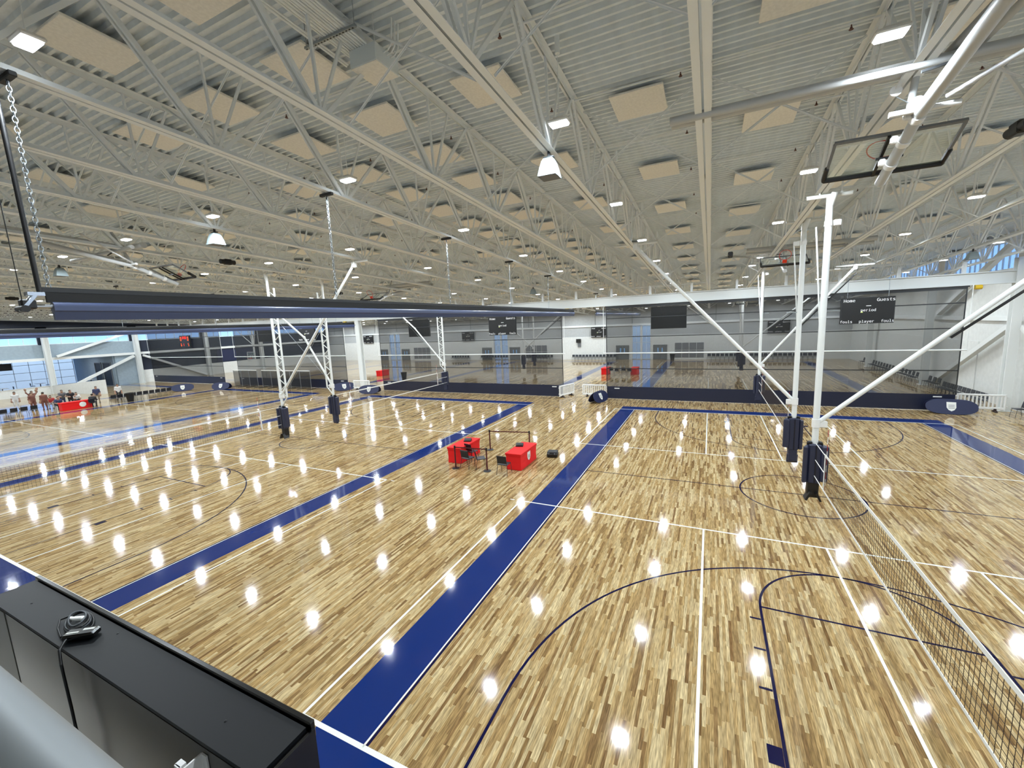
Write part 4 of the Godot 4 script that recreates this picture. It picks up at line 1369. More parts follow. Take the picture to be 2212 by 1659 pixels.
# ---------------------------------------------------------------- barriers and banners
func barrier(label: String, at: Vector3, turn: float) -> void:
	var t := thing("picket_barrier", label, "barrier", at, turn, "white plastic picket barriers")
	var L := 1.95
	var r := MB.new()
	r.rbox(Vector3(0, 0.98, 0), Vector3(L, 0.12, 0.07), 0.03); r.rbox(Vector3(0, 0.2, 0), Vector3(L, 0.16, 0.07), 0.03)
	part(t, "rail", r, M.white_plastic)
	for i in 11:
		var p := MB.new(); p.rbox(Vector3(-L / 2 + 0.14 + (L - 0.28) * i / 10.0, 0.6, 0), Vector3(0.07, 0.66, 0.05), 0.012)
		part(t, "picket", p, M.white_plastic)
	for s in [-1.0, 1.0]:
		var e := MB.new(); e.tube(Vector3(s * (L / 2), 0.1, 0), Vector3(s * (L / 2), 1.04, 0), 0.05, -1, 12)
		part(t, "end_post", e, M.white_plastic)
		for y in [0.86, 0.34]:
			var h := MB.new(); h.rbox(Vector3(s * (L / 2 + 0.07), y, 0), Vector3(0.1, 0.07, 0.05), 0.015)
			part(t, "hinge_lug", h, M.white_plastic)
		var f := MB.new(); f.prism(PackedVector2Array([Vector2(-0.28, 0), Vector2(0.28, 0), Vector2(0.2, 0.06), Vector2(0.05, 0.1), Vector2(0.03, 0.22), Vector2(-0.03, 0.22), Vector2(-0.05, 0.1), Vector2(-0.2, 0.06)]), 0.12, Transform3D(Basis(Vector3.UP, PI / 2), Vector3(s * 0.6, 0, 0)))
		part(t, "foot", f, M.foot)

func banner(label: String, at: Vector3, turn: float) -> void:
	var t := thing("oval_banner", label, "banner", at, turn, "navy pop-up oval banners")
	for s in [-1.0, 1.0]:
		var m := MB.new()
		var poly := PackedVector2Array()
		for i in 28:
			var a := TAU * i / 28.0
			poly.append(Vector2(signf(cos(a)) * pow(absf(cos(a)), 0.75) * 1.1, 0.47 + signf(sin(a)) * pow(absf(sin(a)), 0.8) * 0.46))
		var B := Basis(Vector3.RIGHT, -s * 0.42)
		var xf := Transform3D(B, Vector3(0, 0.0, s * 0.4))
		m.prism(poly, 0.03, xf)
		var pn := part(t, "panel", m, M.blue_banner)
		var e := MB.new(); shield(e, 0.2, 0.55, xf * Transform3D(Basis(), Vector3(0, 0.47, s * 0.02)))
		part(pn, "emblem", e, M.white_cloth)
		var k := MB.new()
		for j in 3: k.box(xf * Vector3(0, 0.56 - 0.09 * j, s * 0.027), Vector3(0.26, 0.03, 0.006), B)
		part(pn, "emblem_print", k, M.grey, "", true)

func build_barriers_and_banners() -> void:
	barrier("white picket barrier at the right wall beside the curtain", Vector3(11.6, 0, -16.9), -0.12)
	barrier("white picket barrier in the gap left of the right curtain", Vector3(-11.6, 0, -17.2), 0.0)
	barrier("white picket barrier turned end on beside the second curtain", Vector3(-13.9, 0, -16.9), PI / 2 - 0.35)
	barrier("white picket barrier in front of the column between curtains", Vector3(-36.8, 0, -16.4), 0.15)
	for q in [[-55.0, 4.6, "left"], [-47.6, 8.4, "right"]]:
		var t := thing("net_frame", "portable frame of white tubes with grey mesh before the third curtain, %s one" % q[2], "net frame", Vector3(q[0], 0, -15.4))
		var L: float = q[1]
		var rl := MB.new(); rl.tube(Vector3(-L / 2, 2.1, 0), Vector3(L / 2, 2.1, 0), 0.035, -1, 8)
		part(t, "top_rail", rl, M.white_plastic)
		var n := int(L / 2.0) + 1
		for i in n + 1:
			var x := -L / 2 + L * i / n
			var ps := MB.new(); ps.tube(Vector3(x, 0.05, 0), Vector3(x, 2.1, 0), 0.028, -1, 8)
			part(t, "post", ps, M.grey)
			var ff := MB.new(); ff.rbox(Vector3(x, 0.03, 0), Vector3(0.1, 0.06, 1.2), 0.015)
			part(t, "foot", ff, M.dark_grey)
			if i < n:
				var mm := MB.new(); mm.box(Vector3(x + L / n / 2, 1.05, 0), Vector3(L / n - 0.06, 1.9, 0.004))
				part(t, "mesh_panel", mm, M.curtain_mesh)
	banner("navy oval banner with white shield lying by the right wall barrier", Vector3(9.9, 0, -15.9), -0.15)
	banner("navy oval banner seen end on beside the gap barrier", Vector3(-10.75, 0, -15.1), PI / 2 - 0.25)
	banner("navy oval banner with shield before the column between curtains", Vector3(-33.9, 0, -14.6), 0.25)
	banner("navy oval banner seen end on left of the column barrier", Vector3(-38.7, 0, -15.7), PI / 2 - 0.5)
	banner("navy oval banner at the right end of the lobby court curtain", Vector3(-56.4, 0, -13.3), 0.4)
	banner("navy oval banner seen end on past the row of lobby chairs", Vector3(-60.8, 0, -11.3), PI / 2 - 0.5)

# ---------------------------------------------------------------- gear hung in the ceiling
func build_ceiling_gear() -> void:
	var spk := [[1, 7.9, "over the aisle near the camera"], [5, 7.9, "left of the camera, above the left court"], [9, 7.9, "far to the left above the rolled curtain"], [4, -12.5, "over the aisle by the girder"], [-4, -12.0, "near the right wall windows"]]
	for q in spk:
		var x := truss_x(q[0])
		var t := thing("pendant_speaker", "pale grey wedge pendant speaker " + q[2], "speaker", Vector3(x, chord_y(q[1]) - 0.5, q[1]))
		var m := MB.new()
		var pr := [Vector2(0.1, 0.36), Vector2(0.13, 0.3), Vector2(0.17, 0.15), Vector2(0.2, 0.0)]
		for i in 3:
			for k in 4:
				var c := [[-1, -1], [1, -1], [1, 1], [-1, 1]]
				var a: Array = c[k]; var b: Array = c[(k + 1) % 4]
				var u: Vector2 = pr[i]; var w: Vector2 = pr[i + 1]
				m.quad(Vector3(b[0] * w.x, w.y, b[1] * w.x), Vector3(a[0] * w.x, w.y, a[1] * w.x), Vector3(a[0] * u.x, u.y, a[1] * u.x), Vector3(b[0] * u.x, u.y, b[1] * u.x))
		m.box(Vector3(0, 0.355, 0), Vector3(0.2, 0.012, 0.2))
		part(t, "cabinet", m, M.speaker)
		var g := MB.new(); g.box(Vector3(0, 0.005, 0), Vector3(0.37, 0.02, 0.37))
		part(t, "grille", g, M.grey)
		var h := MB.new(); h.bar(Vector3(0, 0.36, 0), Vector3(0, 0.52, 0), 0.05, 0.05); h.box(Vector3(0, 0.4, 0), Vector3(0.22, 0.02, 0.1))
		part(t, "hanger", h, M.dark_grey)
	# suspended enclosure with conduits
	var bx := thing("junction_enclosure", "pale square box hung under the deck with bent conduits rising from it", "enclosure", Vector3(-8.75, 11.12, 9.95))
	var m := MB.new(); m.rbox(Vector3(0, 0.15, 0), Vector3(0.62, 0.3, 0.62), 0.01)
	part(bx, "body", m, M.enclosure)
	var lid := MB.new(); lid.box(Vector3(0, -0.006, 0), Vector3(0.6, 0.012, 0.6))
	part(bx, "cover", lid, M.panel)
	for i in 4:
		var rd := MB.new(); rd.tube(Vector3(0.27 * (1 if i & 1 else -1), 0.3, 0.27 * (1 if i & 2 else -1)), Vector3(0.27 * (1 if i & 1 else -1), 0.75, 0.27 * (1 if i & 2 else -1)), 0.006, -1, 6)
		part(bx, "hanger_rod", rd, M.steel)
	for i in 3:
		var cd := MB.new(); cd.path([Vector3(0.25, 0.2, 0.1 - 0.09 * i), Vector3(0.42, 0.22, 0.1 - 0.09 * i), Vector3(0.5, 0.3, 0.1 - 0.09 * i), Vector3(0.55, 0.7, 0.1 - 0.09 * i)], 0.015, 6)
		part(bx, "conduit", cd, M.steel)
	# conduit rack running along the hall, with perforated channels
	var rk := thing("conduit_rack", "rack of parallel conduits on perforated channels near the deck, top left", "conduit rack", Vector3(0, 0, 0))
	for i in 12:
		var c := MB.new()
		var x := -9.44 + 0.06 * i + (0.13 if i > 1 else 0.0)
		c.tube(Vector3(x, deck_y(21.0) - 0.4, 21.0), Vector3(x, deck_y(9.95) - 0.4, 9.95 + 0.02 * (i % 4)), 0.019 if i % 3 else 0.026, -1, 8)
		part(rk, "conduit", c, M.steel)
	for z in [18.5, 15.9, 13.3, 10.7]:
		var c := MB.new()
		c.box(Vector3(-9.05, deck_y(z) - 0.45, z), Vector3(1.22, 0.04, 0.05))
		for s in [-1.0, 1.0]: c.tube(Vector3(-9.05 + s * 0.58, deck_y(z) - 0.45, z), Vector3(-9.05 + s * 0.58, deck_y(z), z), 0.006, -1, 6)
		part(rk, "channel", c, M.galv)
		for k in 16:
			var hsl := MB.new(); hsl.box(Vector3(-9.62 + 0.074 * k, deck_y(z) - 0.472, z), Vector3(0.03, 0.006, 0.018))
			part(rk, "slot", hsl, M.black)
	# sprinkler pipes with heads
	var zs := [9.0, 6.2, 3.4, 0.6, -2.2, -5.0]
	for i in zs.size():
		var z: float = zs[i]
		var t := thing("sprinkler_pipe", "thin white sprinkler pipe under the roof deck, %s across the hall from the camera" % ORD[i], "pipe", Vector3(0, deck_y(z) - 0.12, z))
		var p := MB.new(); p.tube(Vector3(X_L, 0, 0), Vector3(X_R, 0, 0), 0.022, -1, 8)
		part(t, "pipe", p, M.steel)
		var x := 11.0
		while x > -45.0:
			var h := MB.new(); h.tube(Vector3(x, 0, 0), Vector3(x, -0.07, 0), 0.012, -1, 6); h.ball(Vector3(x, -0.07, 0), 0.024, 4, 6); h.tube(Vector3(x, -0.1, 0), Vector3(x, -0.095, 0), 0.04, -1, 8)
			part(t, "sprinkler_head", h, M.sprinkler)
			x -= 2.93
	# speaker and panel box on the far wall, small wall devices
	var w := thing("wall_speaker", "black speaker with a small box below on the far wall by the aisle", "speaker", Vector3(-22.4, 2.6, Z_FAR + 0.25))
	var wb := MB.new(); wb.rbox(Vector3(0, 0.5, 0), Vector3(0.75, 0.6, 0.35), 0.03)
	part(w, "cabinet", wb, M.black)
	var wc := MB.new(); wc.rbox(Vector3(0.1, -0.2, -0.08), Vector3(0.5, 0.65, 0.15), 0.02)
	part(w, "panel_box", wc, M.grey)
	var q := MB.new(); q.rbox(Vector3.ZERO, Vector3(0.04, 0.3, 0.3), 0.01)
	var o := part(self, "wall_device", q, M.dark_grey, "small dark square device on the right wall above the chairs")
	o.position = Vector3(X_R - 0.08, 2.55, -18.9); o.set_meta("category", "wall device")

# ---------------------------------------------------------------- people, built as one smooth skin each
func skin(bones: Array, cell: float) -> ArrayMesh:   # bones: [a, b, ra, rb, colour]
	var lo := Vector3(1e9, 1e9, 1e9)
	var hi := -lo
	for b in bones:
		for p in [b[0], b[1]]:
			lo = lo.min(p - Vector3.ONE * 0.22); hi = hi.max(p + Vector3.ONE * 0.22)
	var n := Vector3i(((hi - lo) / cell).ceil()) + Vector3i.ONE
	var val := PackedFloat32Array()
	val.resize(n.x * n.y * n.z)
	var k := 28.0
	for z in n.z:
		for y in n.y:
			for x in n.x:
				var p := lo + Vector3(x, y, z) * cell
				var s := 0.0
				for b in bones:
					var a: Vector3 = b[0]
					var ab: Vector3 = b[1] - a
					var t := clampf((p - a).dot(ab) / maxf(ab.length_squared(), 1e-6), 0.0, 1.0)
					var d := p.distance_to(a + ab * t) - lerpf(b[2], b[3], t)
					if d < 0.25: s += exp(-k * d)
				val[(z * n.y + y) * n.x + x] = -log(maxf(s, 1e-4)) / k
	var at := {}
	var mb := MB.new()
	var st := [1, n.x, n.x * n.y]
	for z in n.z - 1:
		for y in n.y - 1:
			for x in n.x - 1:
				var i := (z * n.y + y) * n.x + x
				var c := 0
				var sum := Vector3()
				for e in 12:
					var ax := e / 4
					var u := (ax + 1) % 3
					var w := (ax + 2) % 3
					var o := Vector3i()
					o[u] = e & 1; o[w] = (e >> 1) & 1
					var i0: int = i + o.x * st[0] + o.y * st[1] + o.z * st[2]
					var i1: int = i0 + st[ax]
					if (val[i0] < 0) != (val[i1] < 0):
						var q := Vector3(o)
						q[ax] = val[i0] / (val[i0] - val[i1])
						sum += q; c += 1
				if c:
					var p := lo + (Vector3(x, y, z) + sum / c) * cell
					at[i] = mb.v.size()
					mb.v.append(p)
					var g := Vector3()
					for ax in 3: g[ax] = val[i + st[ax]] - val[i] + 0.0001
					mb.n.append(g.normalized())
					var best := 1e9
					var col := Color.WHITE
					for b in bones:
						var a: Vector3 = b[0]
						var ab: Vector3 = b[1] - a
						var t := clampf((p - a).dot(ab) / maxf(ab.length_squared(), 1e-6), 0.0, 1.0)
						var d := p.distance_to(a + ab * t) - lerpf(b[2], b[3], t)
						if d < best:
							best = d; col = b[4]
					mb.c.append(col)
	for z in range(1, n.z - 1):
		for y in range(1, n.y - 1):
			for x in range(1, n.x - 1):
				var i := (z * n.y + y) * n.x + x
				for ax in 3:
					if (val[i] < 0) == (val[i + st[ax]] < 0): continue
					var u: int = st[(ax + 1) % 3]
					var w: int = st[(ax + 2) % 3]
					var q := [at[i - u - w], at[i - w], at[i], at[i - u]]
					if val[i] > 0: q.reverse()
					mb.ix.append_array(PackedInt32Array([q[0], q[2], q[1], q[0], q[3], q[2]]))
	return mb.mesh()

func person(label: String, at: Vector3, turn: float, pose: String, top: Color, legs: Color, hair := Color(0.02, 0.015, 0.01), skin_c := Color(0.32, 0.19, 0.13)) -> void:
	var t := thing("person", label, "person", at, turn)
	var sit := pose == "sit"
	var hip := 0.5 if sit else 0.95
	var dy := hip - 0.95
	var lean := 0.12 if pose in ["lean", "sit"] else 0.0
	var V := func(x, y, z): return Vector3(x, y + dy, z)
	var b := []
	var chest: Vector3 = V.call(0, 1.3, lean)
	var neck: Vector3 = V.call(0, 1.47, lean * 1.4)
	b.append([V.call(0, 0.98, 0), chest, 0.135, 0.15, top])
	for s in [-1.0, 1.0]:
		b.append([V.call(s * 0.06, 1.1, lean * 0.4), V.call(s * 0.12, 1.36, lean), 0.1, 0.095, top])
		b.append([chest + Vector3(0, 0.1, 0), V.call(s * 0.19, 1.41, lean), 0.08, 0.065, top])
		var sh: Vector3 = V.call(s * 0.21, 1.4, lean)
		var el: Vector3; var wr: Vector3
		if pose == "up" or (pose == "one_up" and s > 0):
			el = sh + Vector3(s * 0.16, 0.22, 0.03); wr = el + Vector3(s * 0.02, 0.25, 0.04)
		elif sit or pose == "lean":
			el = sh + Vector3(s * 0.06, -0.25, 0.1); wr = el + Vector3(-s * 0.06, -0.02, 0.25)
		else:
			el = sh + Vector3(s * 0.05, -0.28, -0.02); wr = el + Vector3(0, -0.25, 0.06)
		b.append([sh, el, 0.055, 0.045, top])
		b.append([el, wr, 0.042, 0.03, skin_c])
		var hd := (wr - el).normalized()
		var side := Vector3(1, 0, 0) if absf(hd.x) < 0.8 else Vector3(0, 0, 1)
		b.append([wr, wr + hd * 0.07, 0.032, 0.03, skin_c])
		for f in 4: b.append([wr + hd * 0.07 + side * (f - 1.5) * 0.02, wr + hd * (0.13 + 0.012 * (1 if f in [1, 2] else 0)) + side * (f - 1.5) * 0.024, 0.009, 0.008, skin_c])
		b.append([wr + hd * 0.03 - side * s * 0.03, wr + hd * 0.09 - side * s * 0.06, 0.011, 0.009, skin_c])
		var hp := Vector3(s * 0.095, hip, 0)
		var kn: Vector3; var an: Vector3
		if sit:
			kn = hp + Vector3(s * 0.04, -0.01, 0.42); an = kn + Vector3(0, -0.41, -0.02)
		else:
			kn = hp + Vector3(s * 0.03, -0.45, 0.03 + lean * 0.3); an = hp + Vector3(s * 0.04, -0.87, -0.03)
		b.append([hp, kn, 0.095, 0.062, legs])
		b.append([kn, an, 0.058, 0.04, legs if pose != "up" else skin_c])
		b.append([an + Vector3(0, -0.035, 0), an + Vector3(0, -0.045, 0.15), 0.038, 0.032, Color(0.03, 0.03, 0.035)])
	var hc := neck + Vector3(0, 0.17, 0.03)
	b.append([neck - Vector3(0, 0.03, 0), neck + Vector3(0, 0.08, 0.01), 0.055, 0.05, skin_c])
	b.append([hc + Vector3(0, 0.03, -0.015), hc + Vector3(0, -0.06, 0.025), 0.092, 0.062, skin_c])
	b.append([hc + Vector3(0, 0.0, 0.09), hc + Vector3(0, -0.03, 0.105), 0.012, 0.018, skin_c])
	part(t, "body", skin(b, 0.03), M.vertex_cloth)
	var hb := MB.new()
	hb.ball(hc + Vector3(0, 0.045, -0.03), 0.108, 8, 12, Vector3(0.92, 0.95, 1.0))
	var hm := mat(hair.linear_to_srgb(), 0.7)
	part(t, "hair", hb, hm)
	var fc := MB.new()
	for s in [-1.0, 1.0]: fc.ball(hc + Vector3(s * 0.034, -0.005, 0.082), 0.011, 4, 6)
	fc.box(hc + Vector3(0, -0.07, 0.083), Vector3(0.045, 0.008, 0.01))
	part(t, "face_features", fc, hm)

func build_lobby_and_people() -> void:
	# half wall between the courts and the lobby
	var hw := MB.new()
	hw.box(Vector3(X_L + 0.2, 0.5, 5.0), Vector3(0.25, 1.0, 21.6))
	hw.box(Vector3(X_L + 0.2, 1.02, 5.0), Vector3(0.34, 0.05, 21.7))
	var wa := Vector3(X_L + 0.2, 0, -5.8)
	var wd := (Vector3(-70.0, 0, -7.6) - wa).normalized()
	hw.prism(PackedVector2Array([Vector2(0, 0), Vector2(9.9, 0), Vector2(9.9, 1.74), Vector2(0, 1.0)]), 0.25, Transform3D(Basis(wd, Vector3.UP, wd.cross(Vector3.UP)), wa))
	struct("wall_half", hw, M.wall, "low white wall before the lobby, rising toward its right end")
	var lf := MB.new(); lf.box(Vector3(X_L - 6.5, 0.0, 1.0), Vector3(13.0, 0.02, 34))
	struct("floor_lobby", lf, M.grey, "grey lobby floor")
	var lc := MB.new(); lc.box(Vector3(X_L - 6.6, 4.75, 1.0), Vector3(12.6, 0.3, 34))
	struct("ceiling_lobby", lc, M.wall, "flat white lobby ceiling")
	var le := MB.new(); le.box(Vector3(X_L - 6.6, 2.3, -12.8), Vector3(12.6, 4.6, 0.4)); le.box(Vector3(X_L - 0.15, 2.3, -14.0), Vector3(0.3, 4.6, 2.5))
	struct("wall_lobby", le, M.wall_slate, "blue grey lobby end wall with dark openings")
	var ln := MB.new(); ln.box(Vector3(X_L - 6.6, 2.3, 17.8), Vector3(12.6, 4.6, 0.4))
	struct("wall_lobby_near", ln, M.wall_slate, "blue grey wall at the near end of the lobby")
	window_at(40, Vector3(X_L - 12.7, 2.35, -1.45), Vector3(0, 0, 1), Vector3.LEFT, Vector2(22.0, 4.4), 14, 4, "large lobby window wall with dark mullions and a pale view", M.pane)
	var lw := MB.new(); lw.box(Vector3(X_L - 12.7, 2.3, 13.7), Vector3(0.4, 4.6, 8.2))
	struct("wall_lobby_outer", lw, M.wall_slate, "solid end of the lobby window wall")
	for q in [[-2.2, 2.3, 1], [-4.9, 1.9, 2]]:
		var d := Node3D.new(); d.name = "door_%d" % (20 + q[2]); d.set_meta("kind", "structure"); d.set_meta("label", "tall dark opening in the lobby end wall, %s of two" % ["right", "left"][q[2] - 1])
		add_child(d); d.position = Vector3(X_L + q[0], 0, -12.55)
		var fm := MB.new()
		for s in [-1.0, 1.0]: fm.box(Vector3(s * q[1] / 2, 1.65, 0), Vector3(0.1, 3.3, 0.12))
		fm.box(Vector3(0, 3.3, 0), Vector3(q[1], 0.1, 0.12))
		part(d, "door_frame", fm, M.grey)
		var lfm := MB.new(); lfm.box(Vector3(0, 1.63, -0.02), Vector3(q[1] - 0.1, 3.24, 0.05))
		part(d, "leaf", lfm, M.dark_grey)
	for i in 3:
		var al := AreaLight3D.new(); al.name = "lobby_lamp"
		var lt := thing("lobby_light", "flat lobby ceiling light, %s from the end wall" % ORD[i], "light", Vector3(X_L - 6.0, 4.57, -10.0 + 8.0 * i))
		var lm := MB.new(); lm.rbox(Vector3.ZERO, Vector3(1.2, 0.04, 0.6), 0.01)
		part(lt, "housing", lm, M.white_plastic)
		var ll := MB.new(); ll.box(Vector3(0, -0.022, 0), Vector3(1.1, 0.006, 0.5))
		part(lt, "lens", ll, M.lens)
		al.area_size = Vector2(1.1, 0.5); al.light_energy = 8.0; al.light_color = Color(0.95, 0.97, 1.0); al.shadow_enabled = true; al.area_range = 60.0
		al.position = Vector3(0, -0.05, 0); al.rotation.x = -PI / 2
		lt.add_child(al)
	for i in 2:
		var tv := thing("wall_screen", "black television hanging before the lobby windows, %s from the left" % ORD[i], "television", Vector3(X_L - 9.0, 3.5, 0.5 - 4.8 * i), PI / 2 - 0.2)
		var m := MB.new(); m.rbox(Vector3.ZERO, Vector3(1.7, 0.95, 0.1), 0.02)
		part(tv, "screen", m, M.black)
		var st := MB.new(); st.tube(Vector3(0, 0.45, 0), Vector3(0, 1.1, 0), 0.04, -1, 8)
		part(tv, "pole", st, M.dark_grey)
	for i in 5:
		var tb := thing("lobby_table", "white lobby table with dark stools behind the half wall, %s from the end wall" % ORD[i], "table", Vector3(X_L - 3.5 - (i % 2) * 3.0, 0.01, -11.0 + 4.2 * i))
		var m := MB.new(); m.rbox(Vector3(0, 1.02, 0), Vector3(1.3, 0.05, 0.8), 0.01)
		part(tb, "tabletop", m, M.white_plastic)
		var lg := MB.new(); lg.tube(Vector3(0, 0, 0), Vector3(0, 1.0, 0), 0.05, -1, 8); lg.lathe([Vector2(0.001, 0.03), Vector2(0.3, 0.02), Vector2(0.32, 0.0)], Transform3D(), 12)
		part(tb, "pedestal", lg, M.dark_grey)
		for s in [-1.0, 1.0]:
			var bs := thing("lobby_stool", "dark lobby stool on the %s side of the %s lobby table" % ["far" if s < 0 else "near", ORD[i]], "stool", tb.position + Vector3(0, 0, s * 0.75))
			var sm := MB.new(); sm.rbox(Vector3(0, 0.76, 0), Vector3(0.4, 0.05, 0.4), 0.015); sm.rbox(Vector3(0, 1.0, s * 0.19), Vector3(0.4, 0.34, 0.03), 0.01)
			part(bs, "seat", sm, M.black)
			for c in 4:
				var sl := MB.new(); sl.tube(Vector3(0.16 * (1 if c & 1 else -1), 0.74, 0.16 * (1 if c & 2 else -1)), Vector3(0.2 * (1 if c & 1 else -1), 0, 0.2 * (1 if c & 2 else -1)), 0.012, -1, 6)
				part(bs, "leg", sl, M.chair_leg)
	# scorer table and people
	var t := cloth_table("long red cloth table with a round emblem among the people at left", Vector3(-58.6, 0, -1.0), 0.0, 2.2)
	var em := MB.new(); em.lathe([Vector2(0.001, 0.01), Vector2(0.24, 0.008), Vector2(0.25, 0.0)], Transform3D(Basis(Vector3.BACK, -PI / 2), Vector3(0.36, 0.4, -0.4)), 18)
	part(t, "emblem", em, M.white_cloth)
	var br := Color(0.16, 0.06, 0.045)
	var nv := Color(0.035, 0.04, 0.1)
	var bk := Color(0.02, 0.02, 0.025)
	var wh := Color(0.62, 0.62, 0.6)
	person("person in white shirt standing left of the huddle by the half wall", Vector3(-66.0, 0, 0.9), 1.2, "stand", wh, Color(0.6, 0.6, 0.58))
	person("person in brown shirt and shorts with both arms raised", Vector3(-64.6, 0, 0.1), 1.4, "up", br, br)
	person("person in brown shirt raising one arm in the huddle", Vector3(-62.4, 0, 0.75), 1.9, "one_up", br, br)
	person("person in brown shirt standing close on the right of the huddle", Vector3(-61.4, 0, 0.25), -1.4, "stand", br, br)
	person("person in red shirt sitting beside the huddle", Vector3(-62.2, 0, -0.45), 1.2, "sit", Color(0.45, 0.05, 0.05), Color(0.5, 0.5, 0.5))
	person("person in navy shirt sitting at the left end of the red table", Vector3(-59.9, 0, -0.2), 1.6, "sit", nv, bk)
	person("person in grey shirt standing behind the red table", Vector3(-61.6, 0, -1.1), 1.4, "lean", Color(0.12, 0.12, 0.13), nv)
	person("person in black leaning over the middle of the red table", Vector3(-60.4, 0, -1.3), 1.5, "lean", bk, bk)
	person("person in white shirt sitting behind the red table", Vector3(-62.2, 0, -2.3), 1.4, "sit", wh, bk)
	person("person in black sitting at the right end of the red table", Vector3(-57.9, 0, -2.0), -2.2, "sit", bk, bk)
	person("person in navy jacket standing right of the red table", Vector3(-61.0, 0, -3.5), 1.2, "stand", nv, Color(0.22, 0.17, 0.12))
	person("person in white shirt and dark trousers behind the chair row", Vector3(-60.8, 0, -5.2), 1.4, "stand", wh, bk)
	for q in [[-59.85, -0.2, "under the person in navy at the table"], [-62.2, -0.45, "under the person in red"], [-62.2, -2.3, "under the person in white behind the table"], [-57.9, -2.0, "under the person in black at the table end"]]:
		chair("black chair " + q[2], q[0], q[1], 1.5 if q[0] < -58.5 else -2.2)

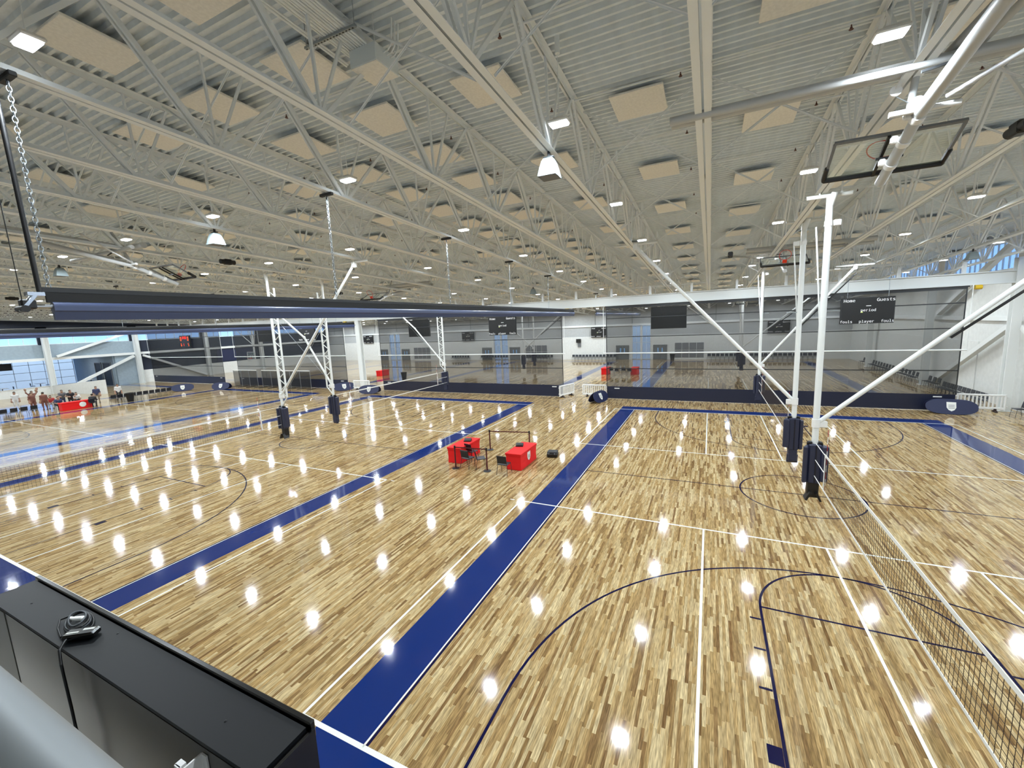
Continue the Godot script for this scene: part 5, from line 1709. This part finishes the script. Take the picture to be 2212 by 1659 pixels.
# ---------------------------------------------------------------- foreground: mezzanine edge, scoreboard back, rail
func build_foreground() -> void:
	var mz := MB.new(); mz.box(Vector3(-33, 4.3, 19.2), Vector3(93.5, 0.3, 5.8))
	struct("floor_mezzanine", mz, M.grey, "grey mezzanine floor under the camera")
	var t := thing("edge_scoreboard", "black scoreboard hung on the mezzanine edge, seen from above and behind", "scoreboard", Vector3(-5.36, 4.97, 15.96))
	var L := 2.34
	var b := MB.new(); b.box(Vector3(0, -0.63, -0.01), Vector3(L, 1.22, 0.16))
	part(t, "cabinet", b, M.black)
	var tp := MB.new(); tp.box(Vector3(0, -0.008, 0.01), Vector3(L - 0.03, 0.016, 0.18))
	part(t, "top_plate", tp, M.top_plate)
	var lip := MB.new(); lip.rbox(Vector3(0, -0.02, -0.095), Vector3(L, 0.07, 0.022), 0.004)
	part(t, "front_lip", lip, M.black_gloss)
	var en := MB.new(); en.box(Vector3(L / 2 + 0.004, -0.62, 0), Vector3(0.012, 1.22, 0.19))
	part(t, "end_cap", en, M.black_gloss)
	var bp := MB.new(); bp.box(Vector3(0.1, -0.63, 0.09), Vector3(L - 0.26, 1.2, 0.012))
	part(t, "back_panel", bp, M.back_panel)
	var b2 := MB.new(); b2.box(Vector3(-L / 2 - 0.06, -0.63, 0.092), Vector3(0.56, 1.2, 0.012))
	part(t, "side_panel", b2, M.back_panel_light)
	for x in [-0.92, 0.85]:
		var bk := MB.new()
		bk.prism(PackedVector2Array([Vector2(0, 0), Vector2(0.03, 0.0), Vector2(0.03, -0.5), Vector2(0.0, -0.5)]), 0.005, Transform3D(Basis(), Vector3(x, -0.05, 0.1)))
		bk.box(Vector3(x, -0.3, 0.13), Vector3(0.006, 0.5, 0.06)); bk.box(Vector3(x - 0.02, -0.3, 0.16), Vector3(0.045, 0.5, 0.006)); bk.box(Vector3(x - 0.03, -0.06, 0.15), Vector3(0.03, 0.02, 0.02))
		if x > 0: part(t, "mount_bracket", bk, M.white_plastic)
	for p in [Vector2(-0.85, 0.02), Vector2(0.86, 0.02), Vector2(-0.1, -0.05)]:
		var sc := MB.new(); sc.lathe([Vector2(0.001, 0.003), Vector2(0.004, 0.002), Vector2(0.005, 0)], Transform3D(Basis(), Vector3(p.x, 0.0, p.y)), 8)
		part(t, "screw", sc, M.black)
	# power adapter with coiled leads
	var a := thing("power_adapter", "black power adapter with coiled cords lying on the scoreboard top, one lead hanging down", "adapter", Vector3(-5.72, 4.975, 15.955))
	var AB := Basis(Vector3.UP, 0.62)
	var AO := Vector3(0.13, -0.003, 0.035)
	var ab := MB.new(); ab.rbox(AO + Vector3(0, 0.017, 0), Vector3(0.13, 0.032, 0.058), 0.008, AB)
	var brick := part(a, "brick", ab, M.black_gloss)
	var al := MB.new(); al.box(AO + AB * Vector3(0.028, 0.0335, -0.008), Vector3(0.045, 0.001, 0.012), AB); al.box(AO + AB * Vector3(-0.03, 0.0335, 0.006), Vector3(0.05, 0.001, 0.008), AB)
	part(brick, "label_sticker", al, M.white_cloth, "pale printed sticker")
	var cd := a
	for k in 4:
		var c := MB.new()
		var pts := []
		for i in 26:
			var g := TAU * i / 25.0
			pts.append(Vector3((0.105 - 0.012 * k) * cos(g) - 0.012 * (k % 2), 0.006 + 0.008 * k + 0.004 * sin(g * 2 + k), (0.05 - 0.006 * k) * sin(g) + 0.018 * cos(g)))
		c.path(pts, 0.0042, 6)
		part(cd, "coil", c, M.grey_cord if k % 2 else M.black)
	var pg := MB.new(); pg.rbox(Vector3(0.0, 0.03, 0.0), Vector3(0.05, 0.018, 0.022), 0.004, Basis(Vector3.UP, 0.5)); pg.rbox(Vector3(-0.04, 0.028, 0.012), Vector3(0.03, 0.012, 0.018), 0.003, Basis(Vector3.UP, 0.3))
	part(cd, "plug", pg, M.white_plastic)
	var hang := MB.new()
	hang.path([Vector3(0.1, 0.02, 0.06), Vector3(0.12, 0.012, 0.09), Vector3(0.15, 0.0, 0.118), Vector3(0.185, -0.05, 0.13), Vector3(0.21, -0.15, 0.135), Vector3(0.215, -0.26, 0.135), Vector3(0.235, -0.34, 0.14), Vector3(0.255, -0.42, 0.14), Vector3(0.25, -0.55, 0.14), Vector3(0.25, -0.68, 0.14)], 0.0055, 8)
	part(cd, "hanging_lead", hang, M.black)
	var h2 := MB.new()
	h2.path([Vector3(-0.11, 0.01, 0.0), Vector3(-0.12, 0.01, 0.03), Vector3(-0.05, 0.005, 0.06), Vector3(0.05, 0.006, 0.08)], 0.004, 6)
	part(cd, "loose_lead", h2, M.black)
	# guard rail
	var r := thing("guard_rail", "grey steel guard rail tube along the mezzanine edge, lower left corner", "railing", Vector3(-5.0, 4.45, 16.545))
	var rt := MB.new(); rt.tube(Vector3(-9.0, 1.31, 0), Vector3(12.0, 1.31, 0), 0.05, -1, 32)
	part(r, "top_rail", rt, M.rail)
	for i in 9:
		if i == 4 or i == 3: continue
		var ps := MB.new(); ps.tube(Vector3(-8.9 + 2.4 * i, 0, 0.02), Vector3(-8.9 + 2.4 * i, 1.29, 0.02), 0.024, -1, 12)
		part(r, "post", ps, M.rail)
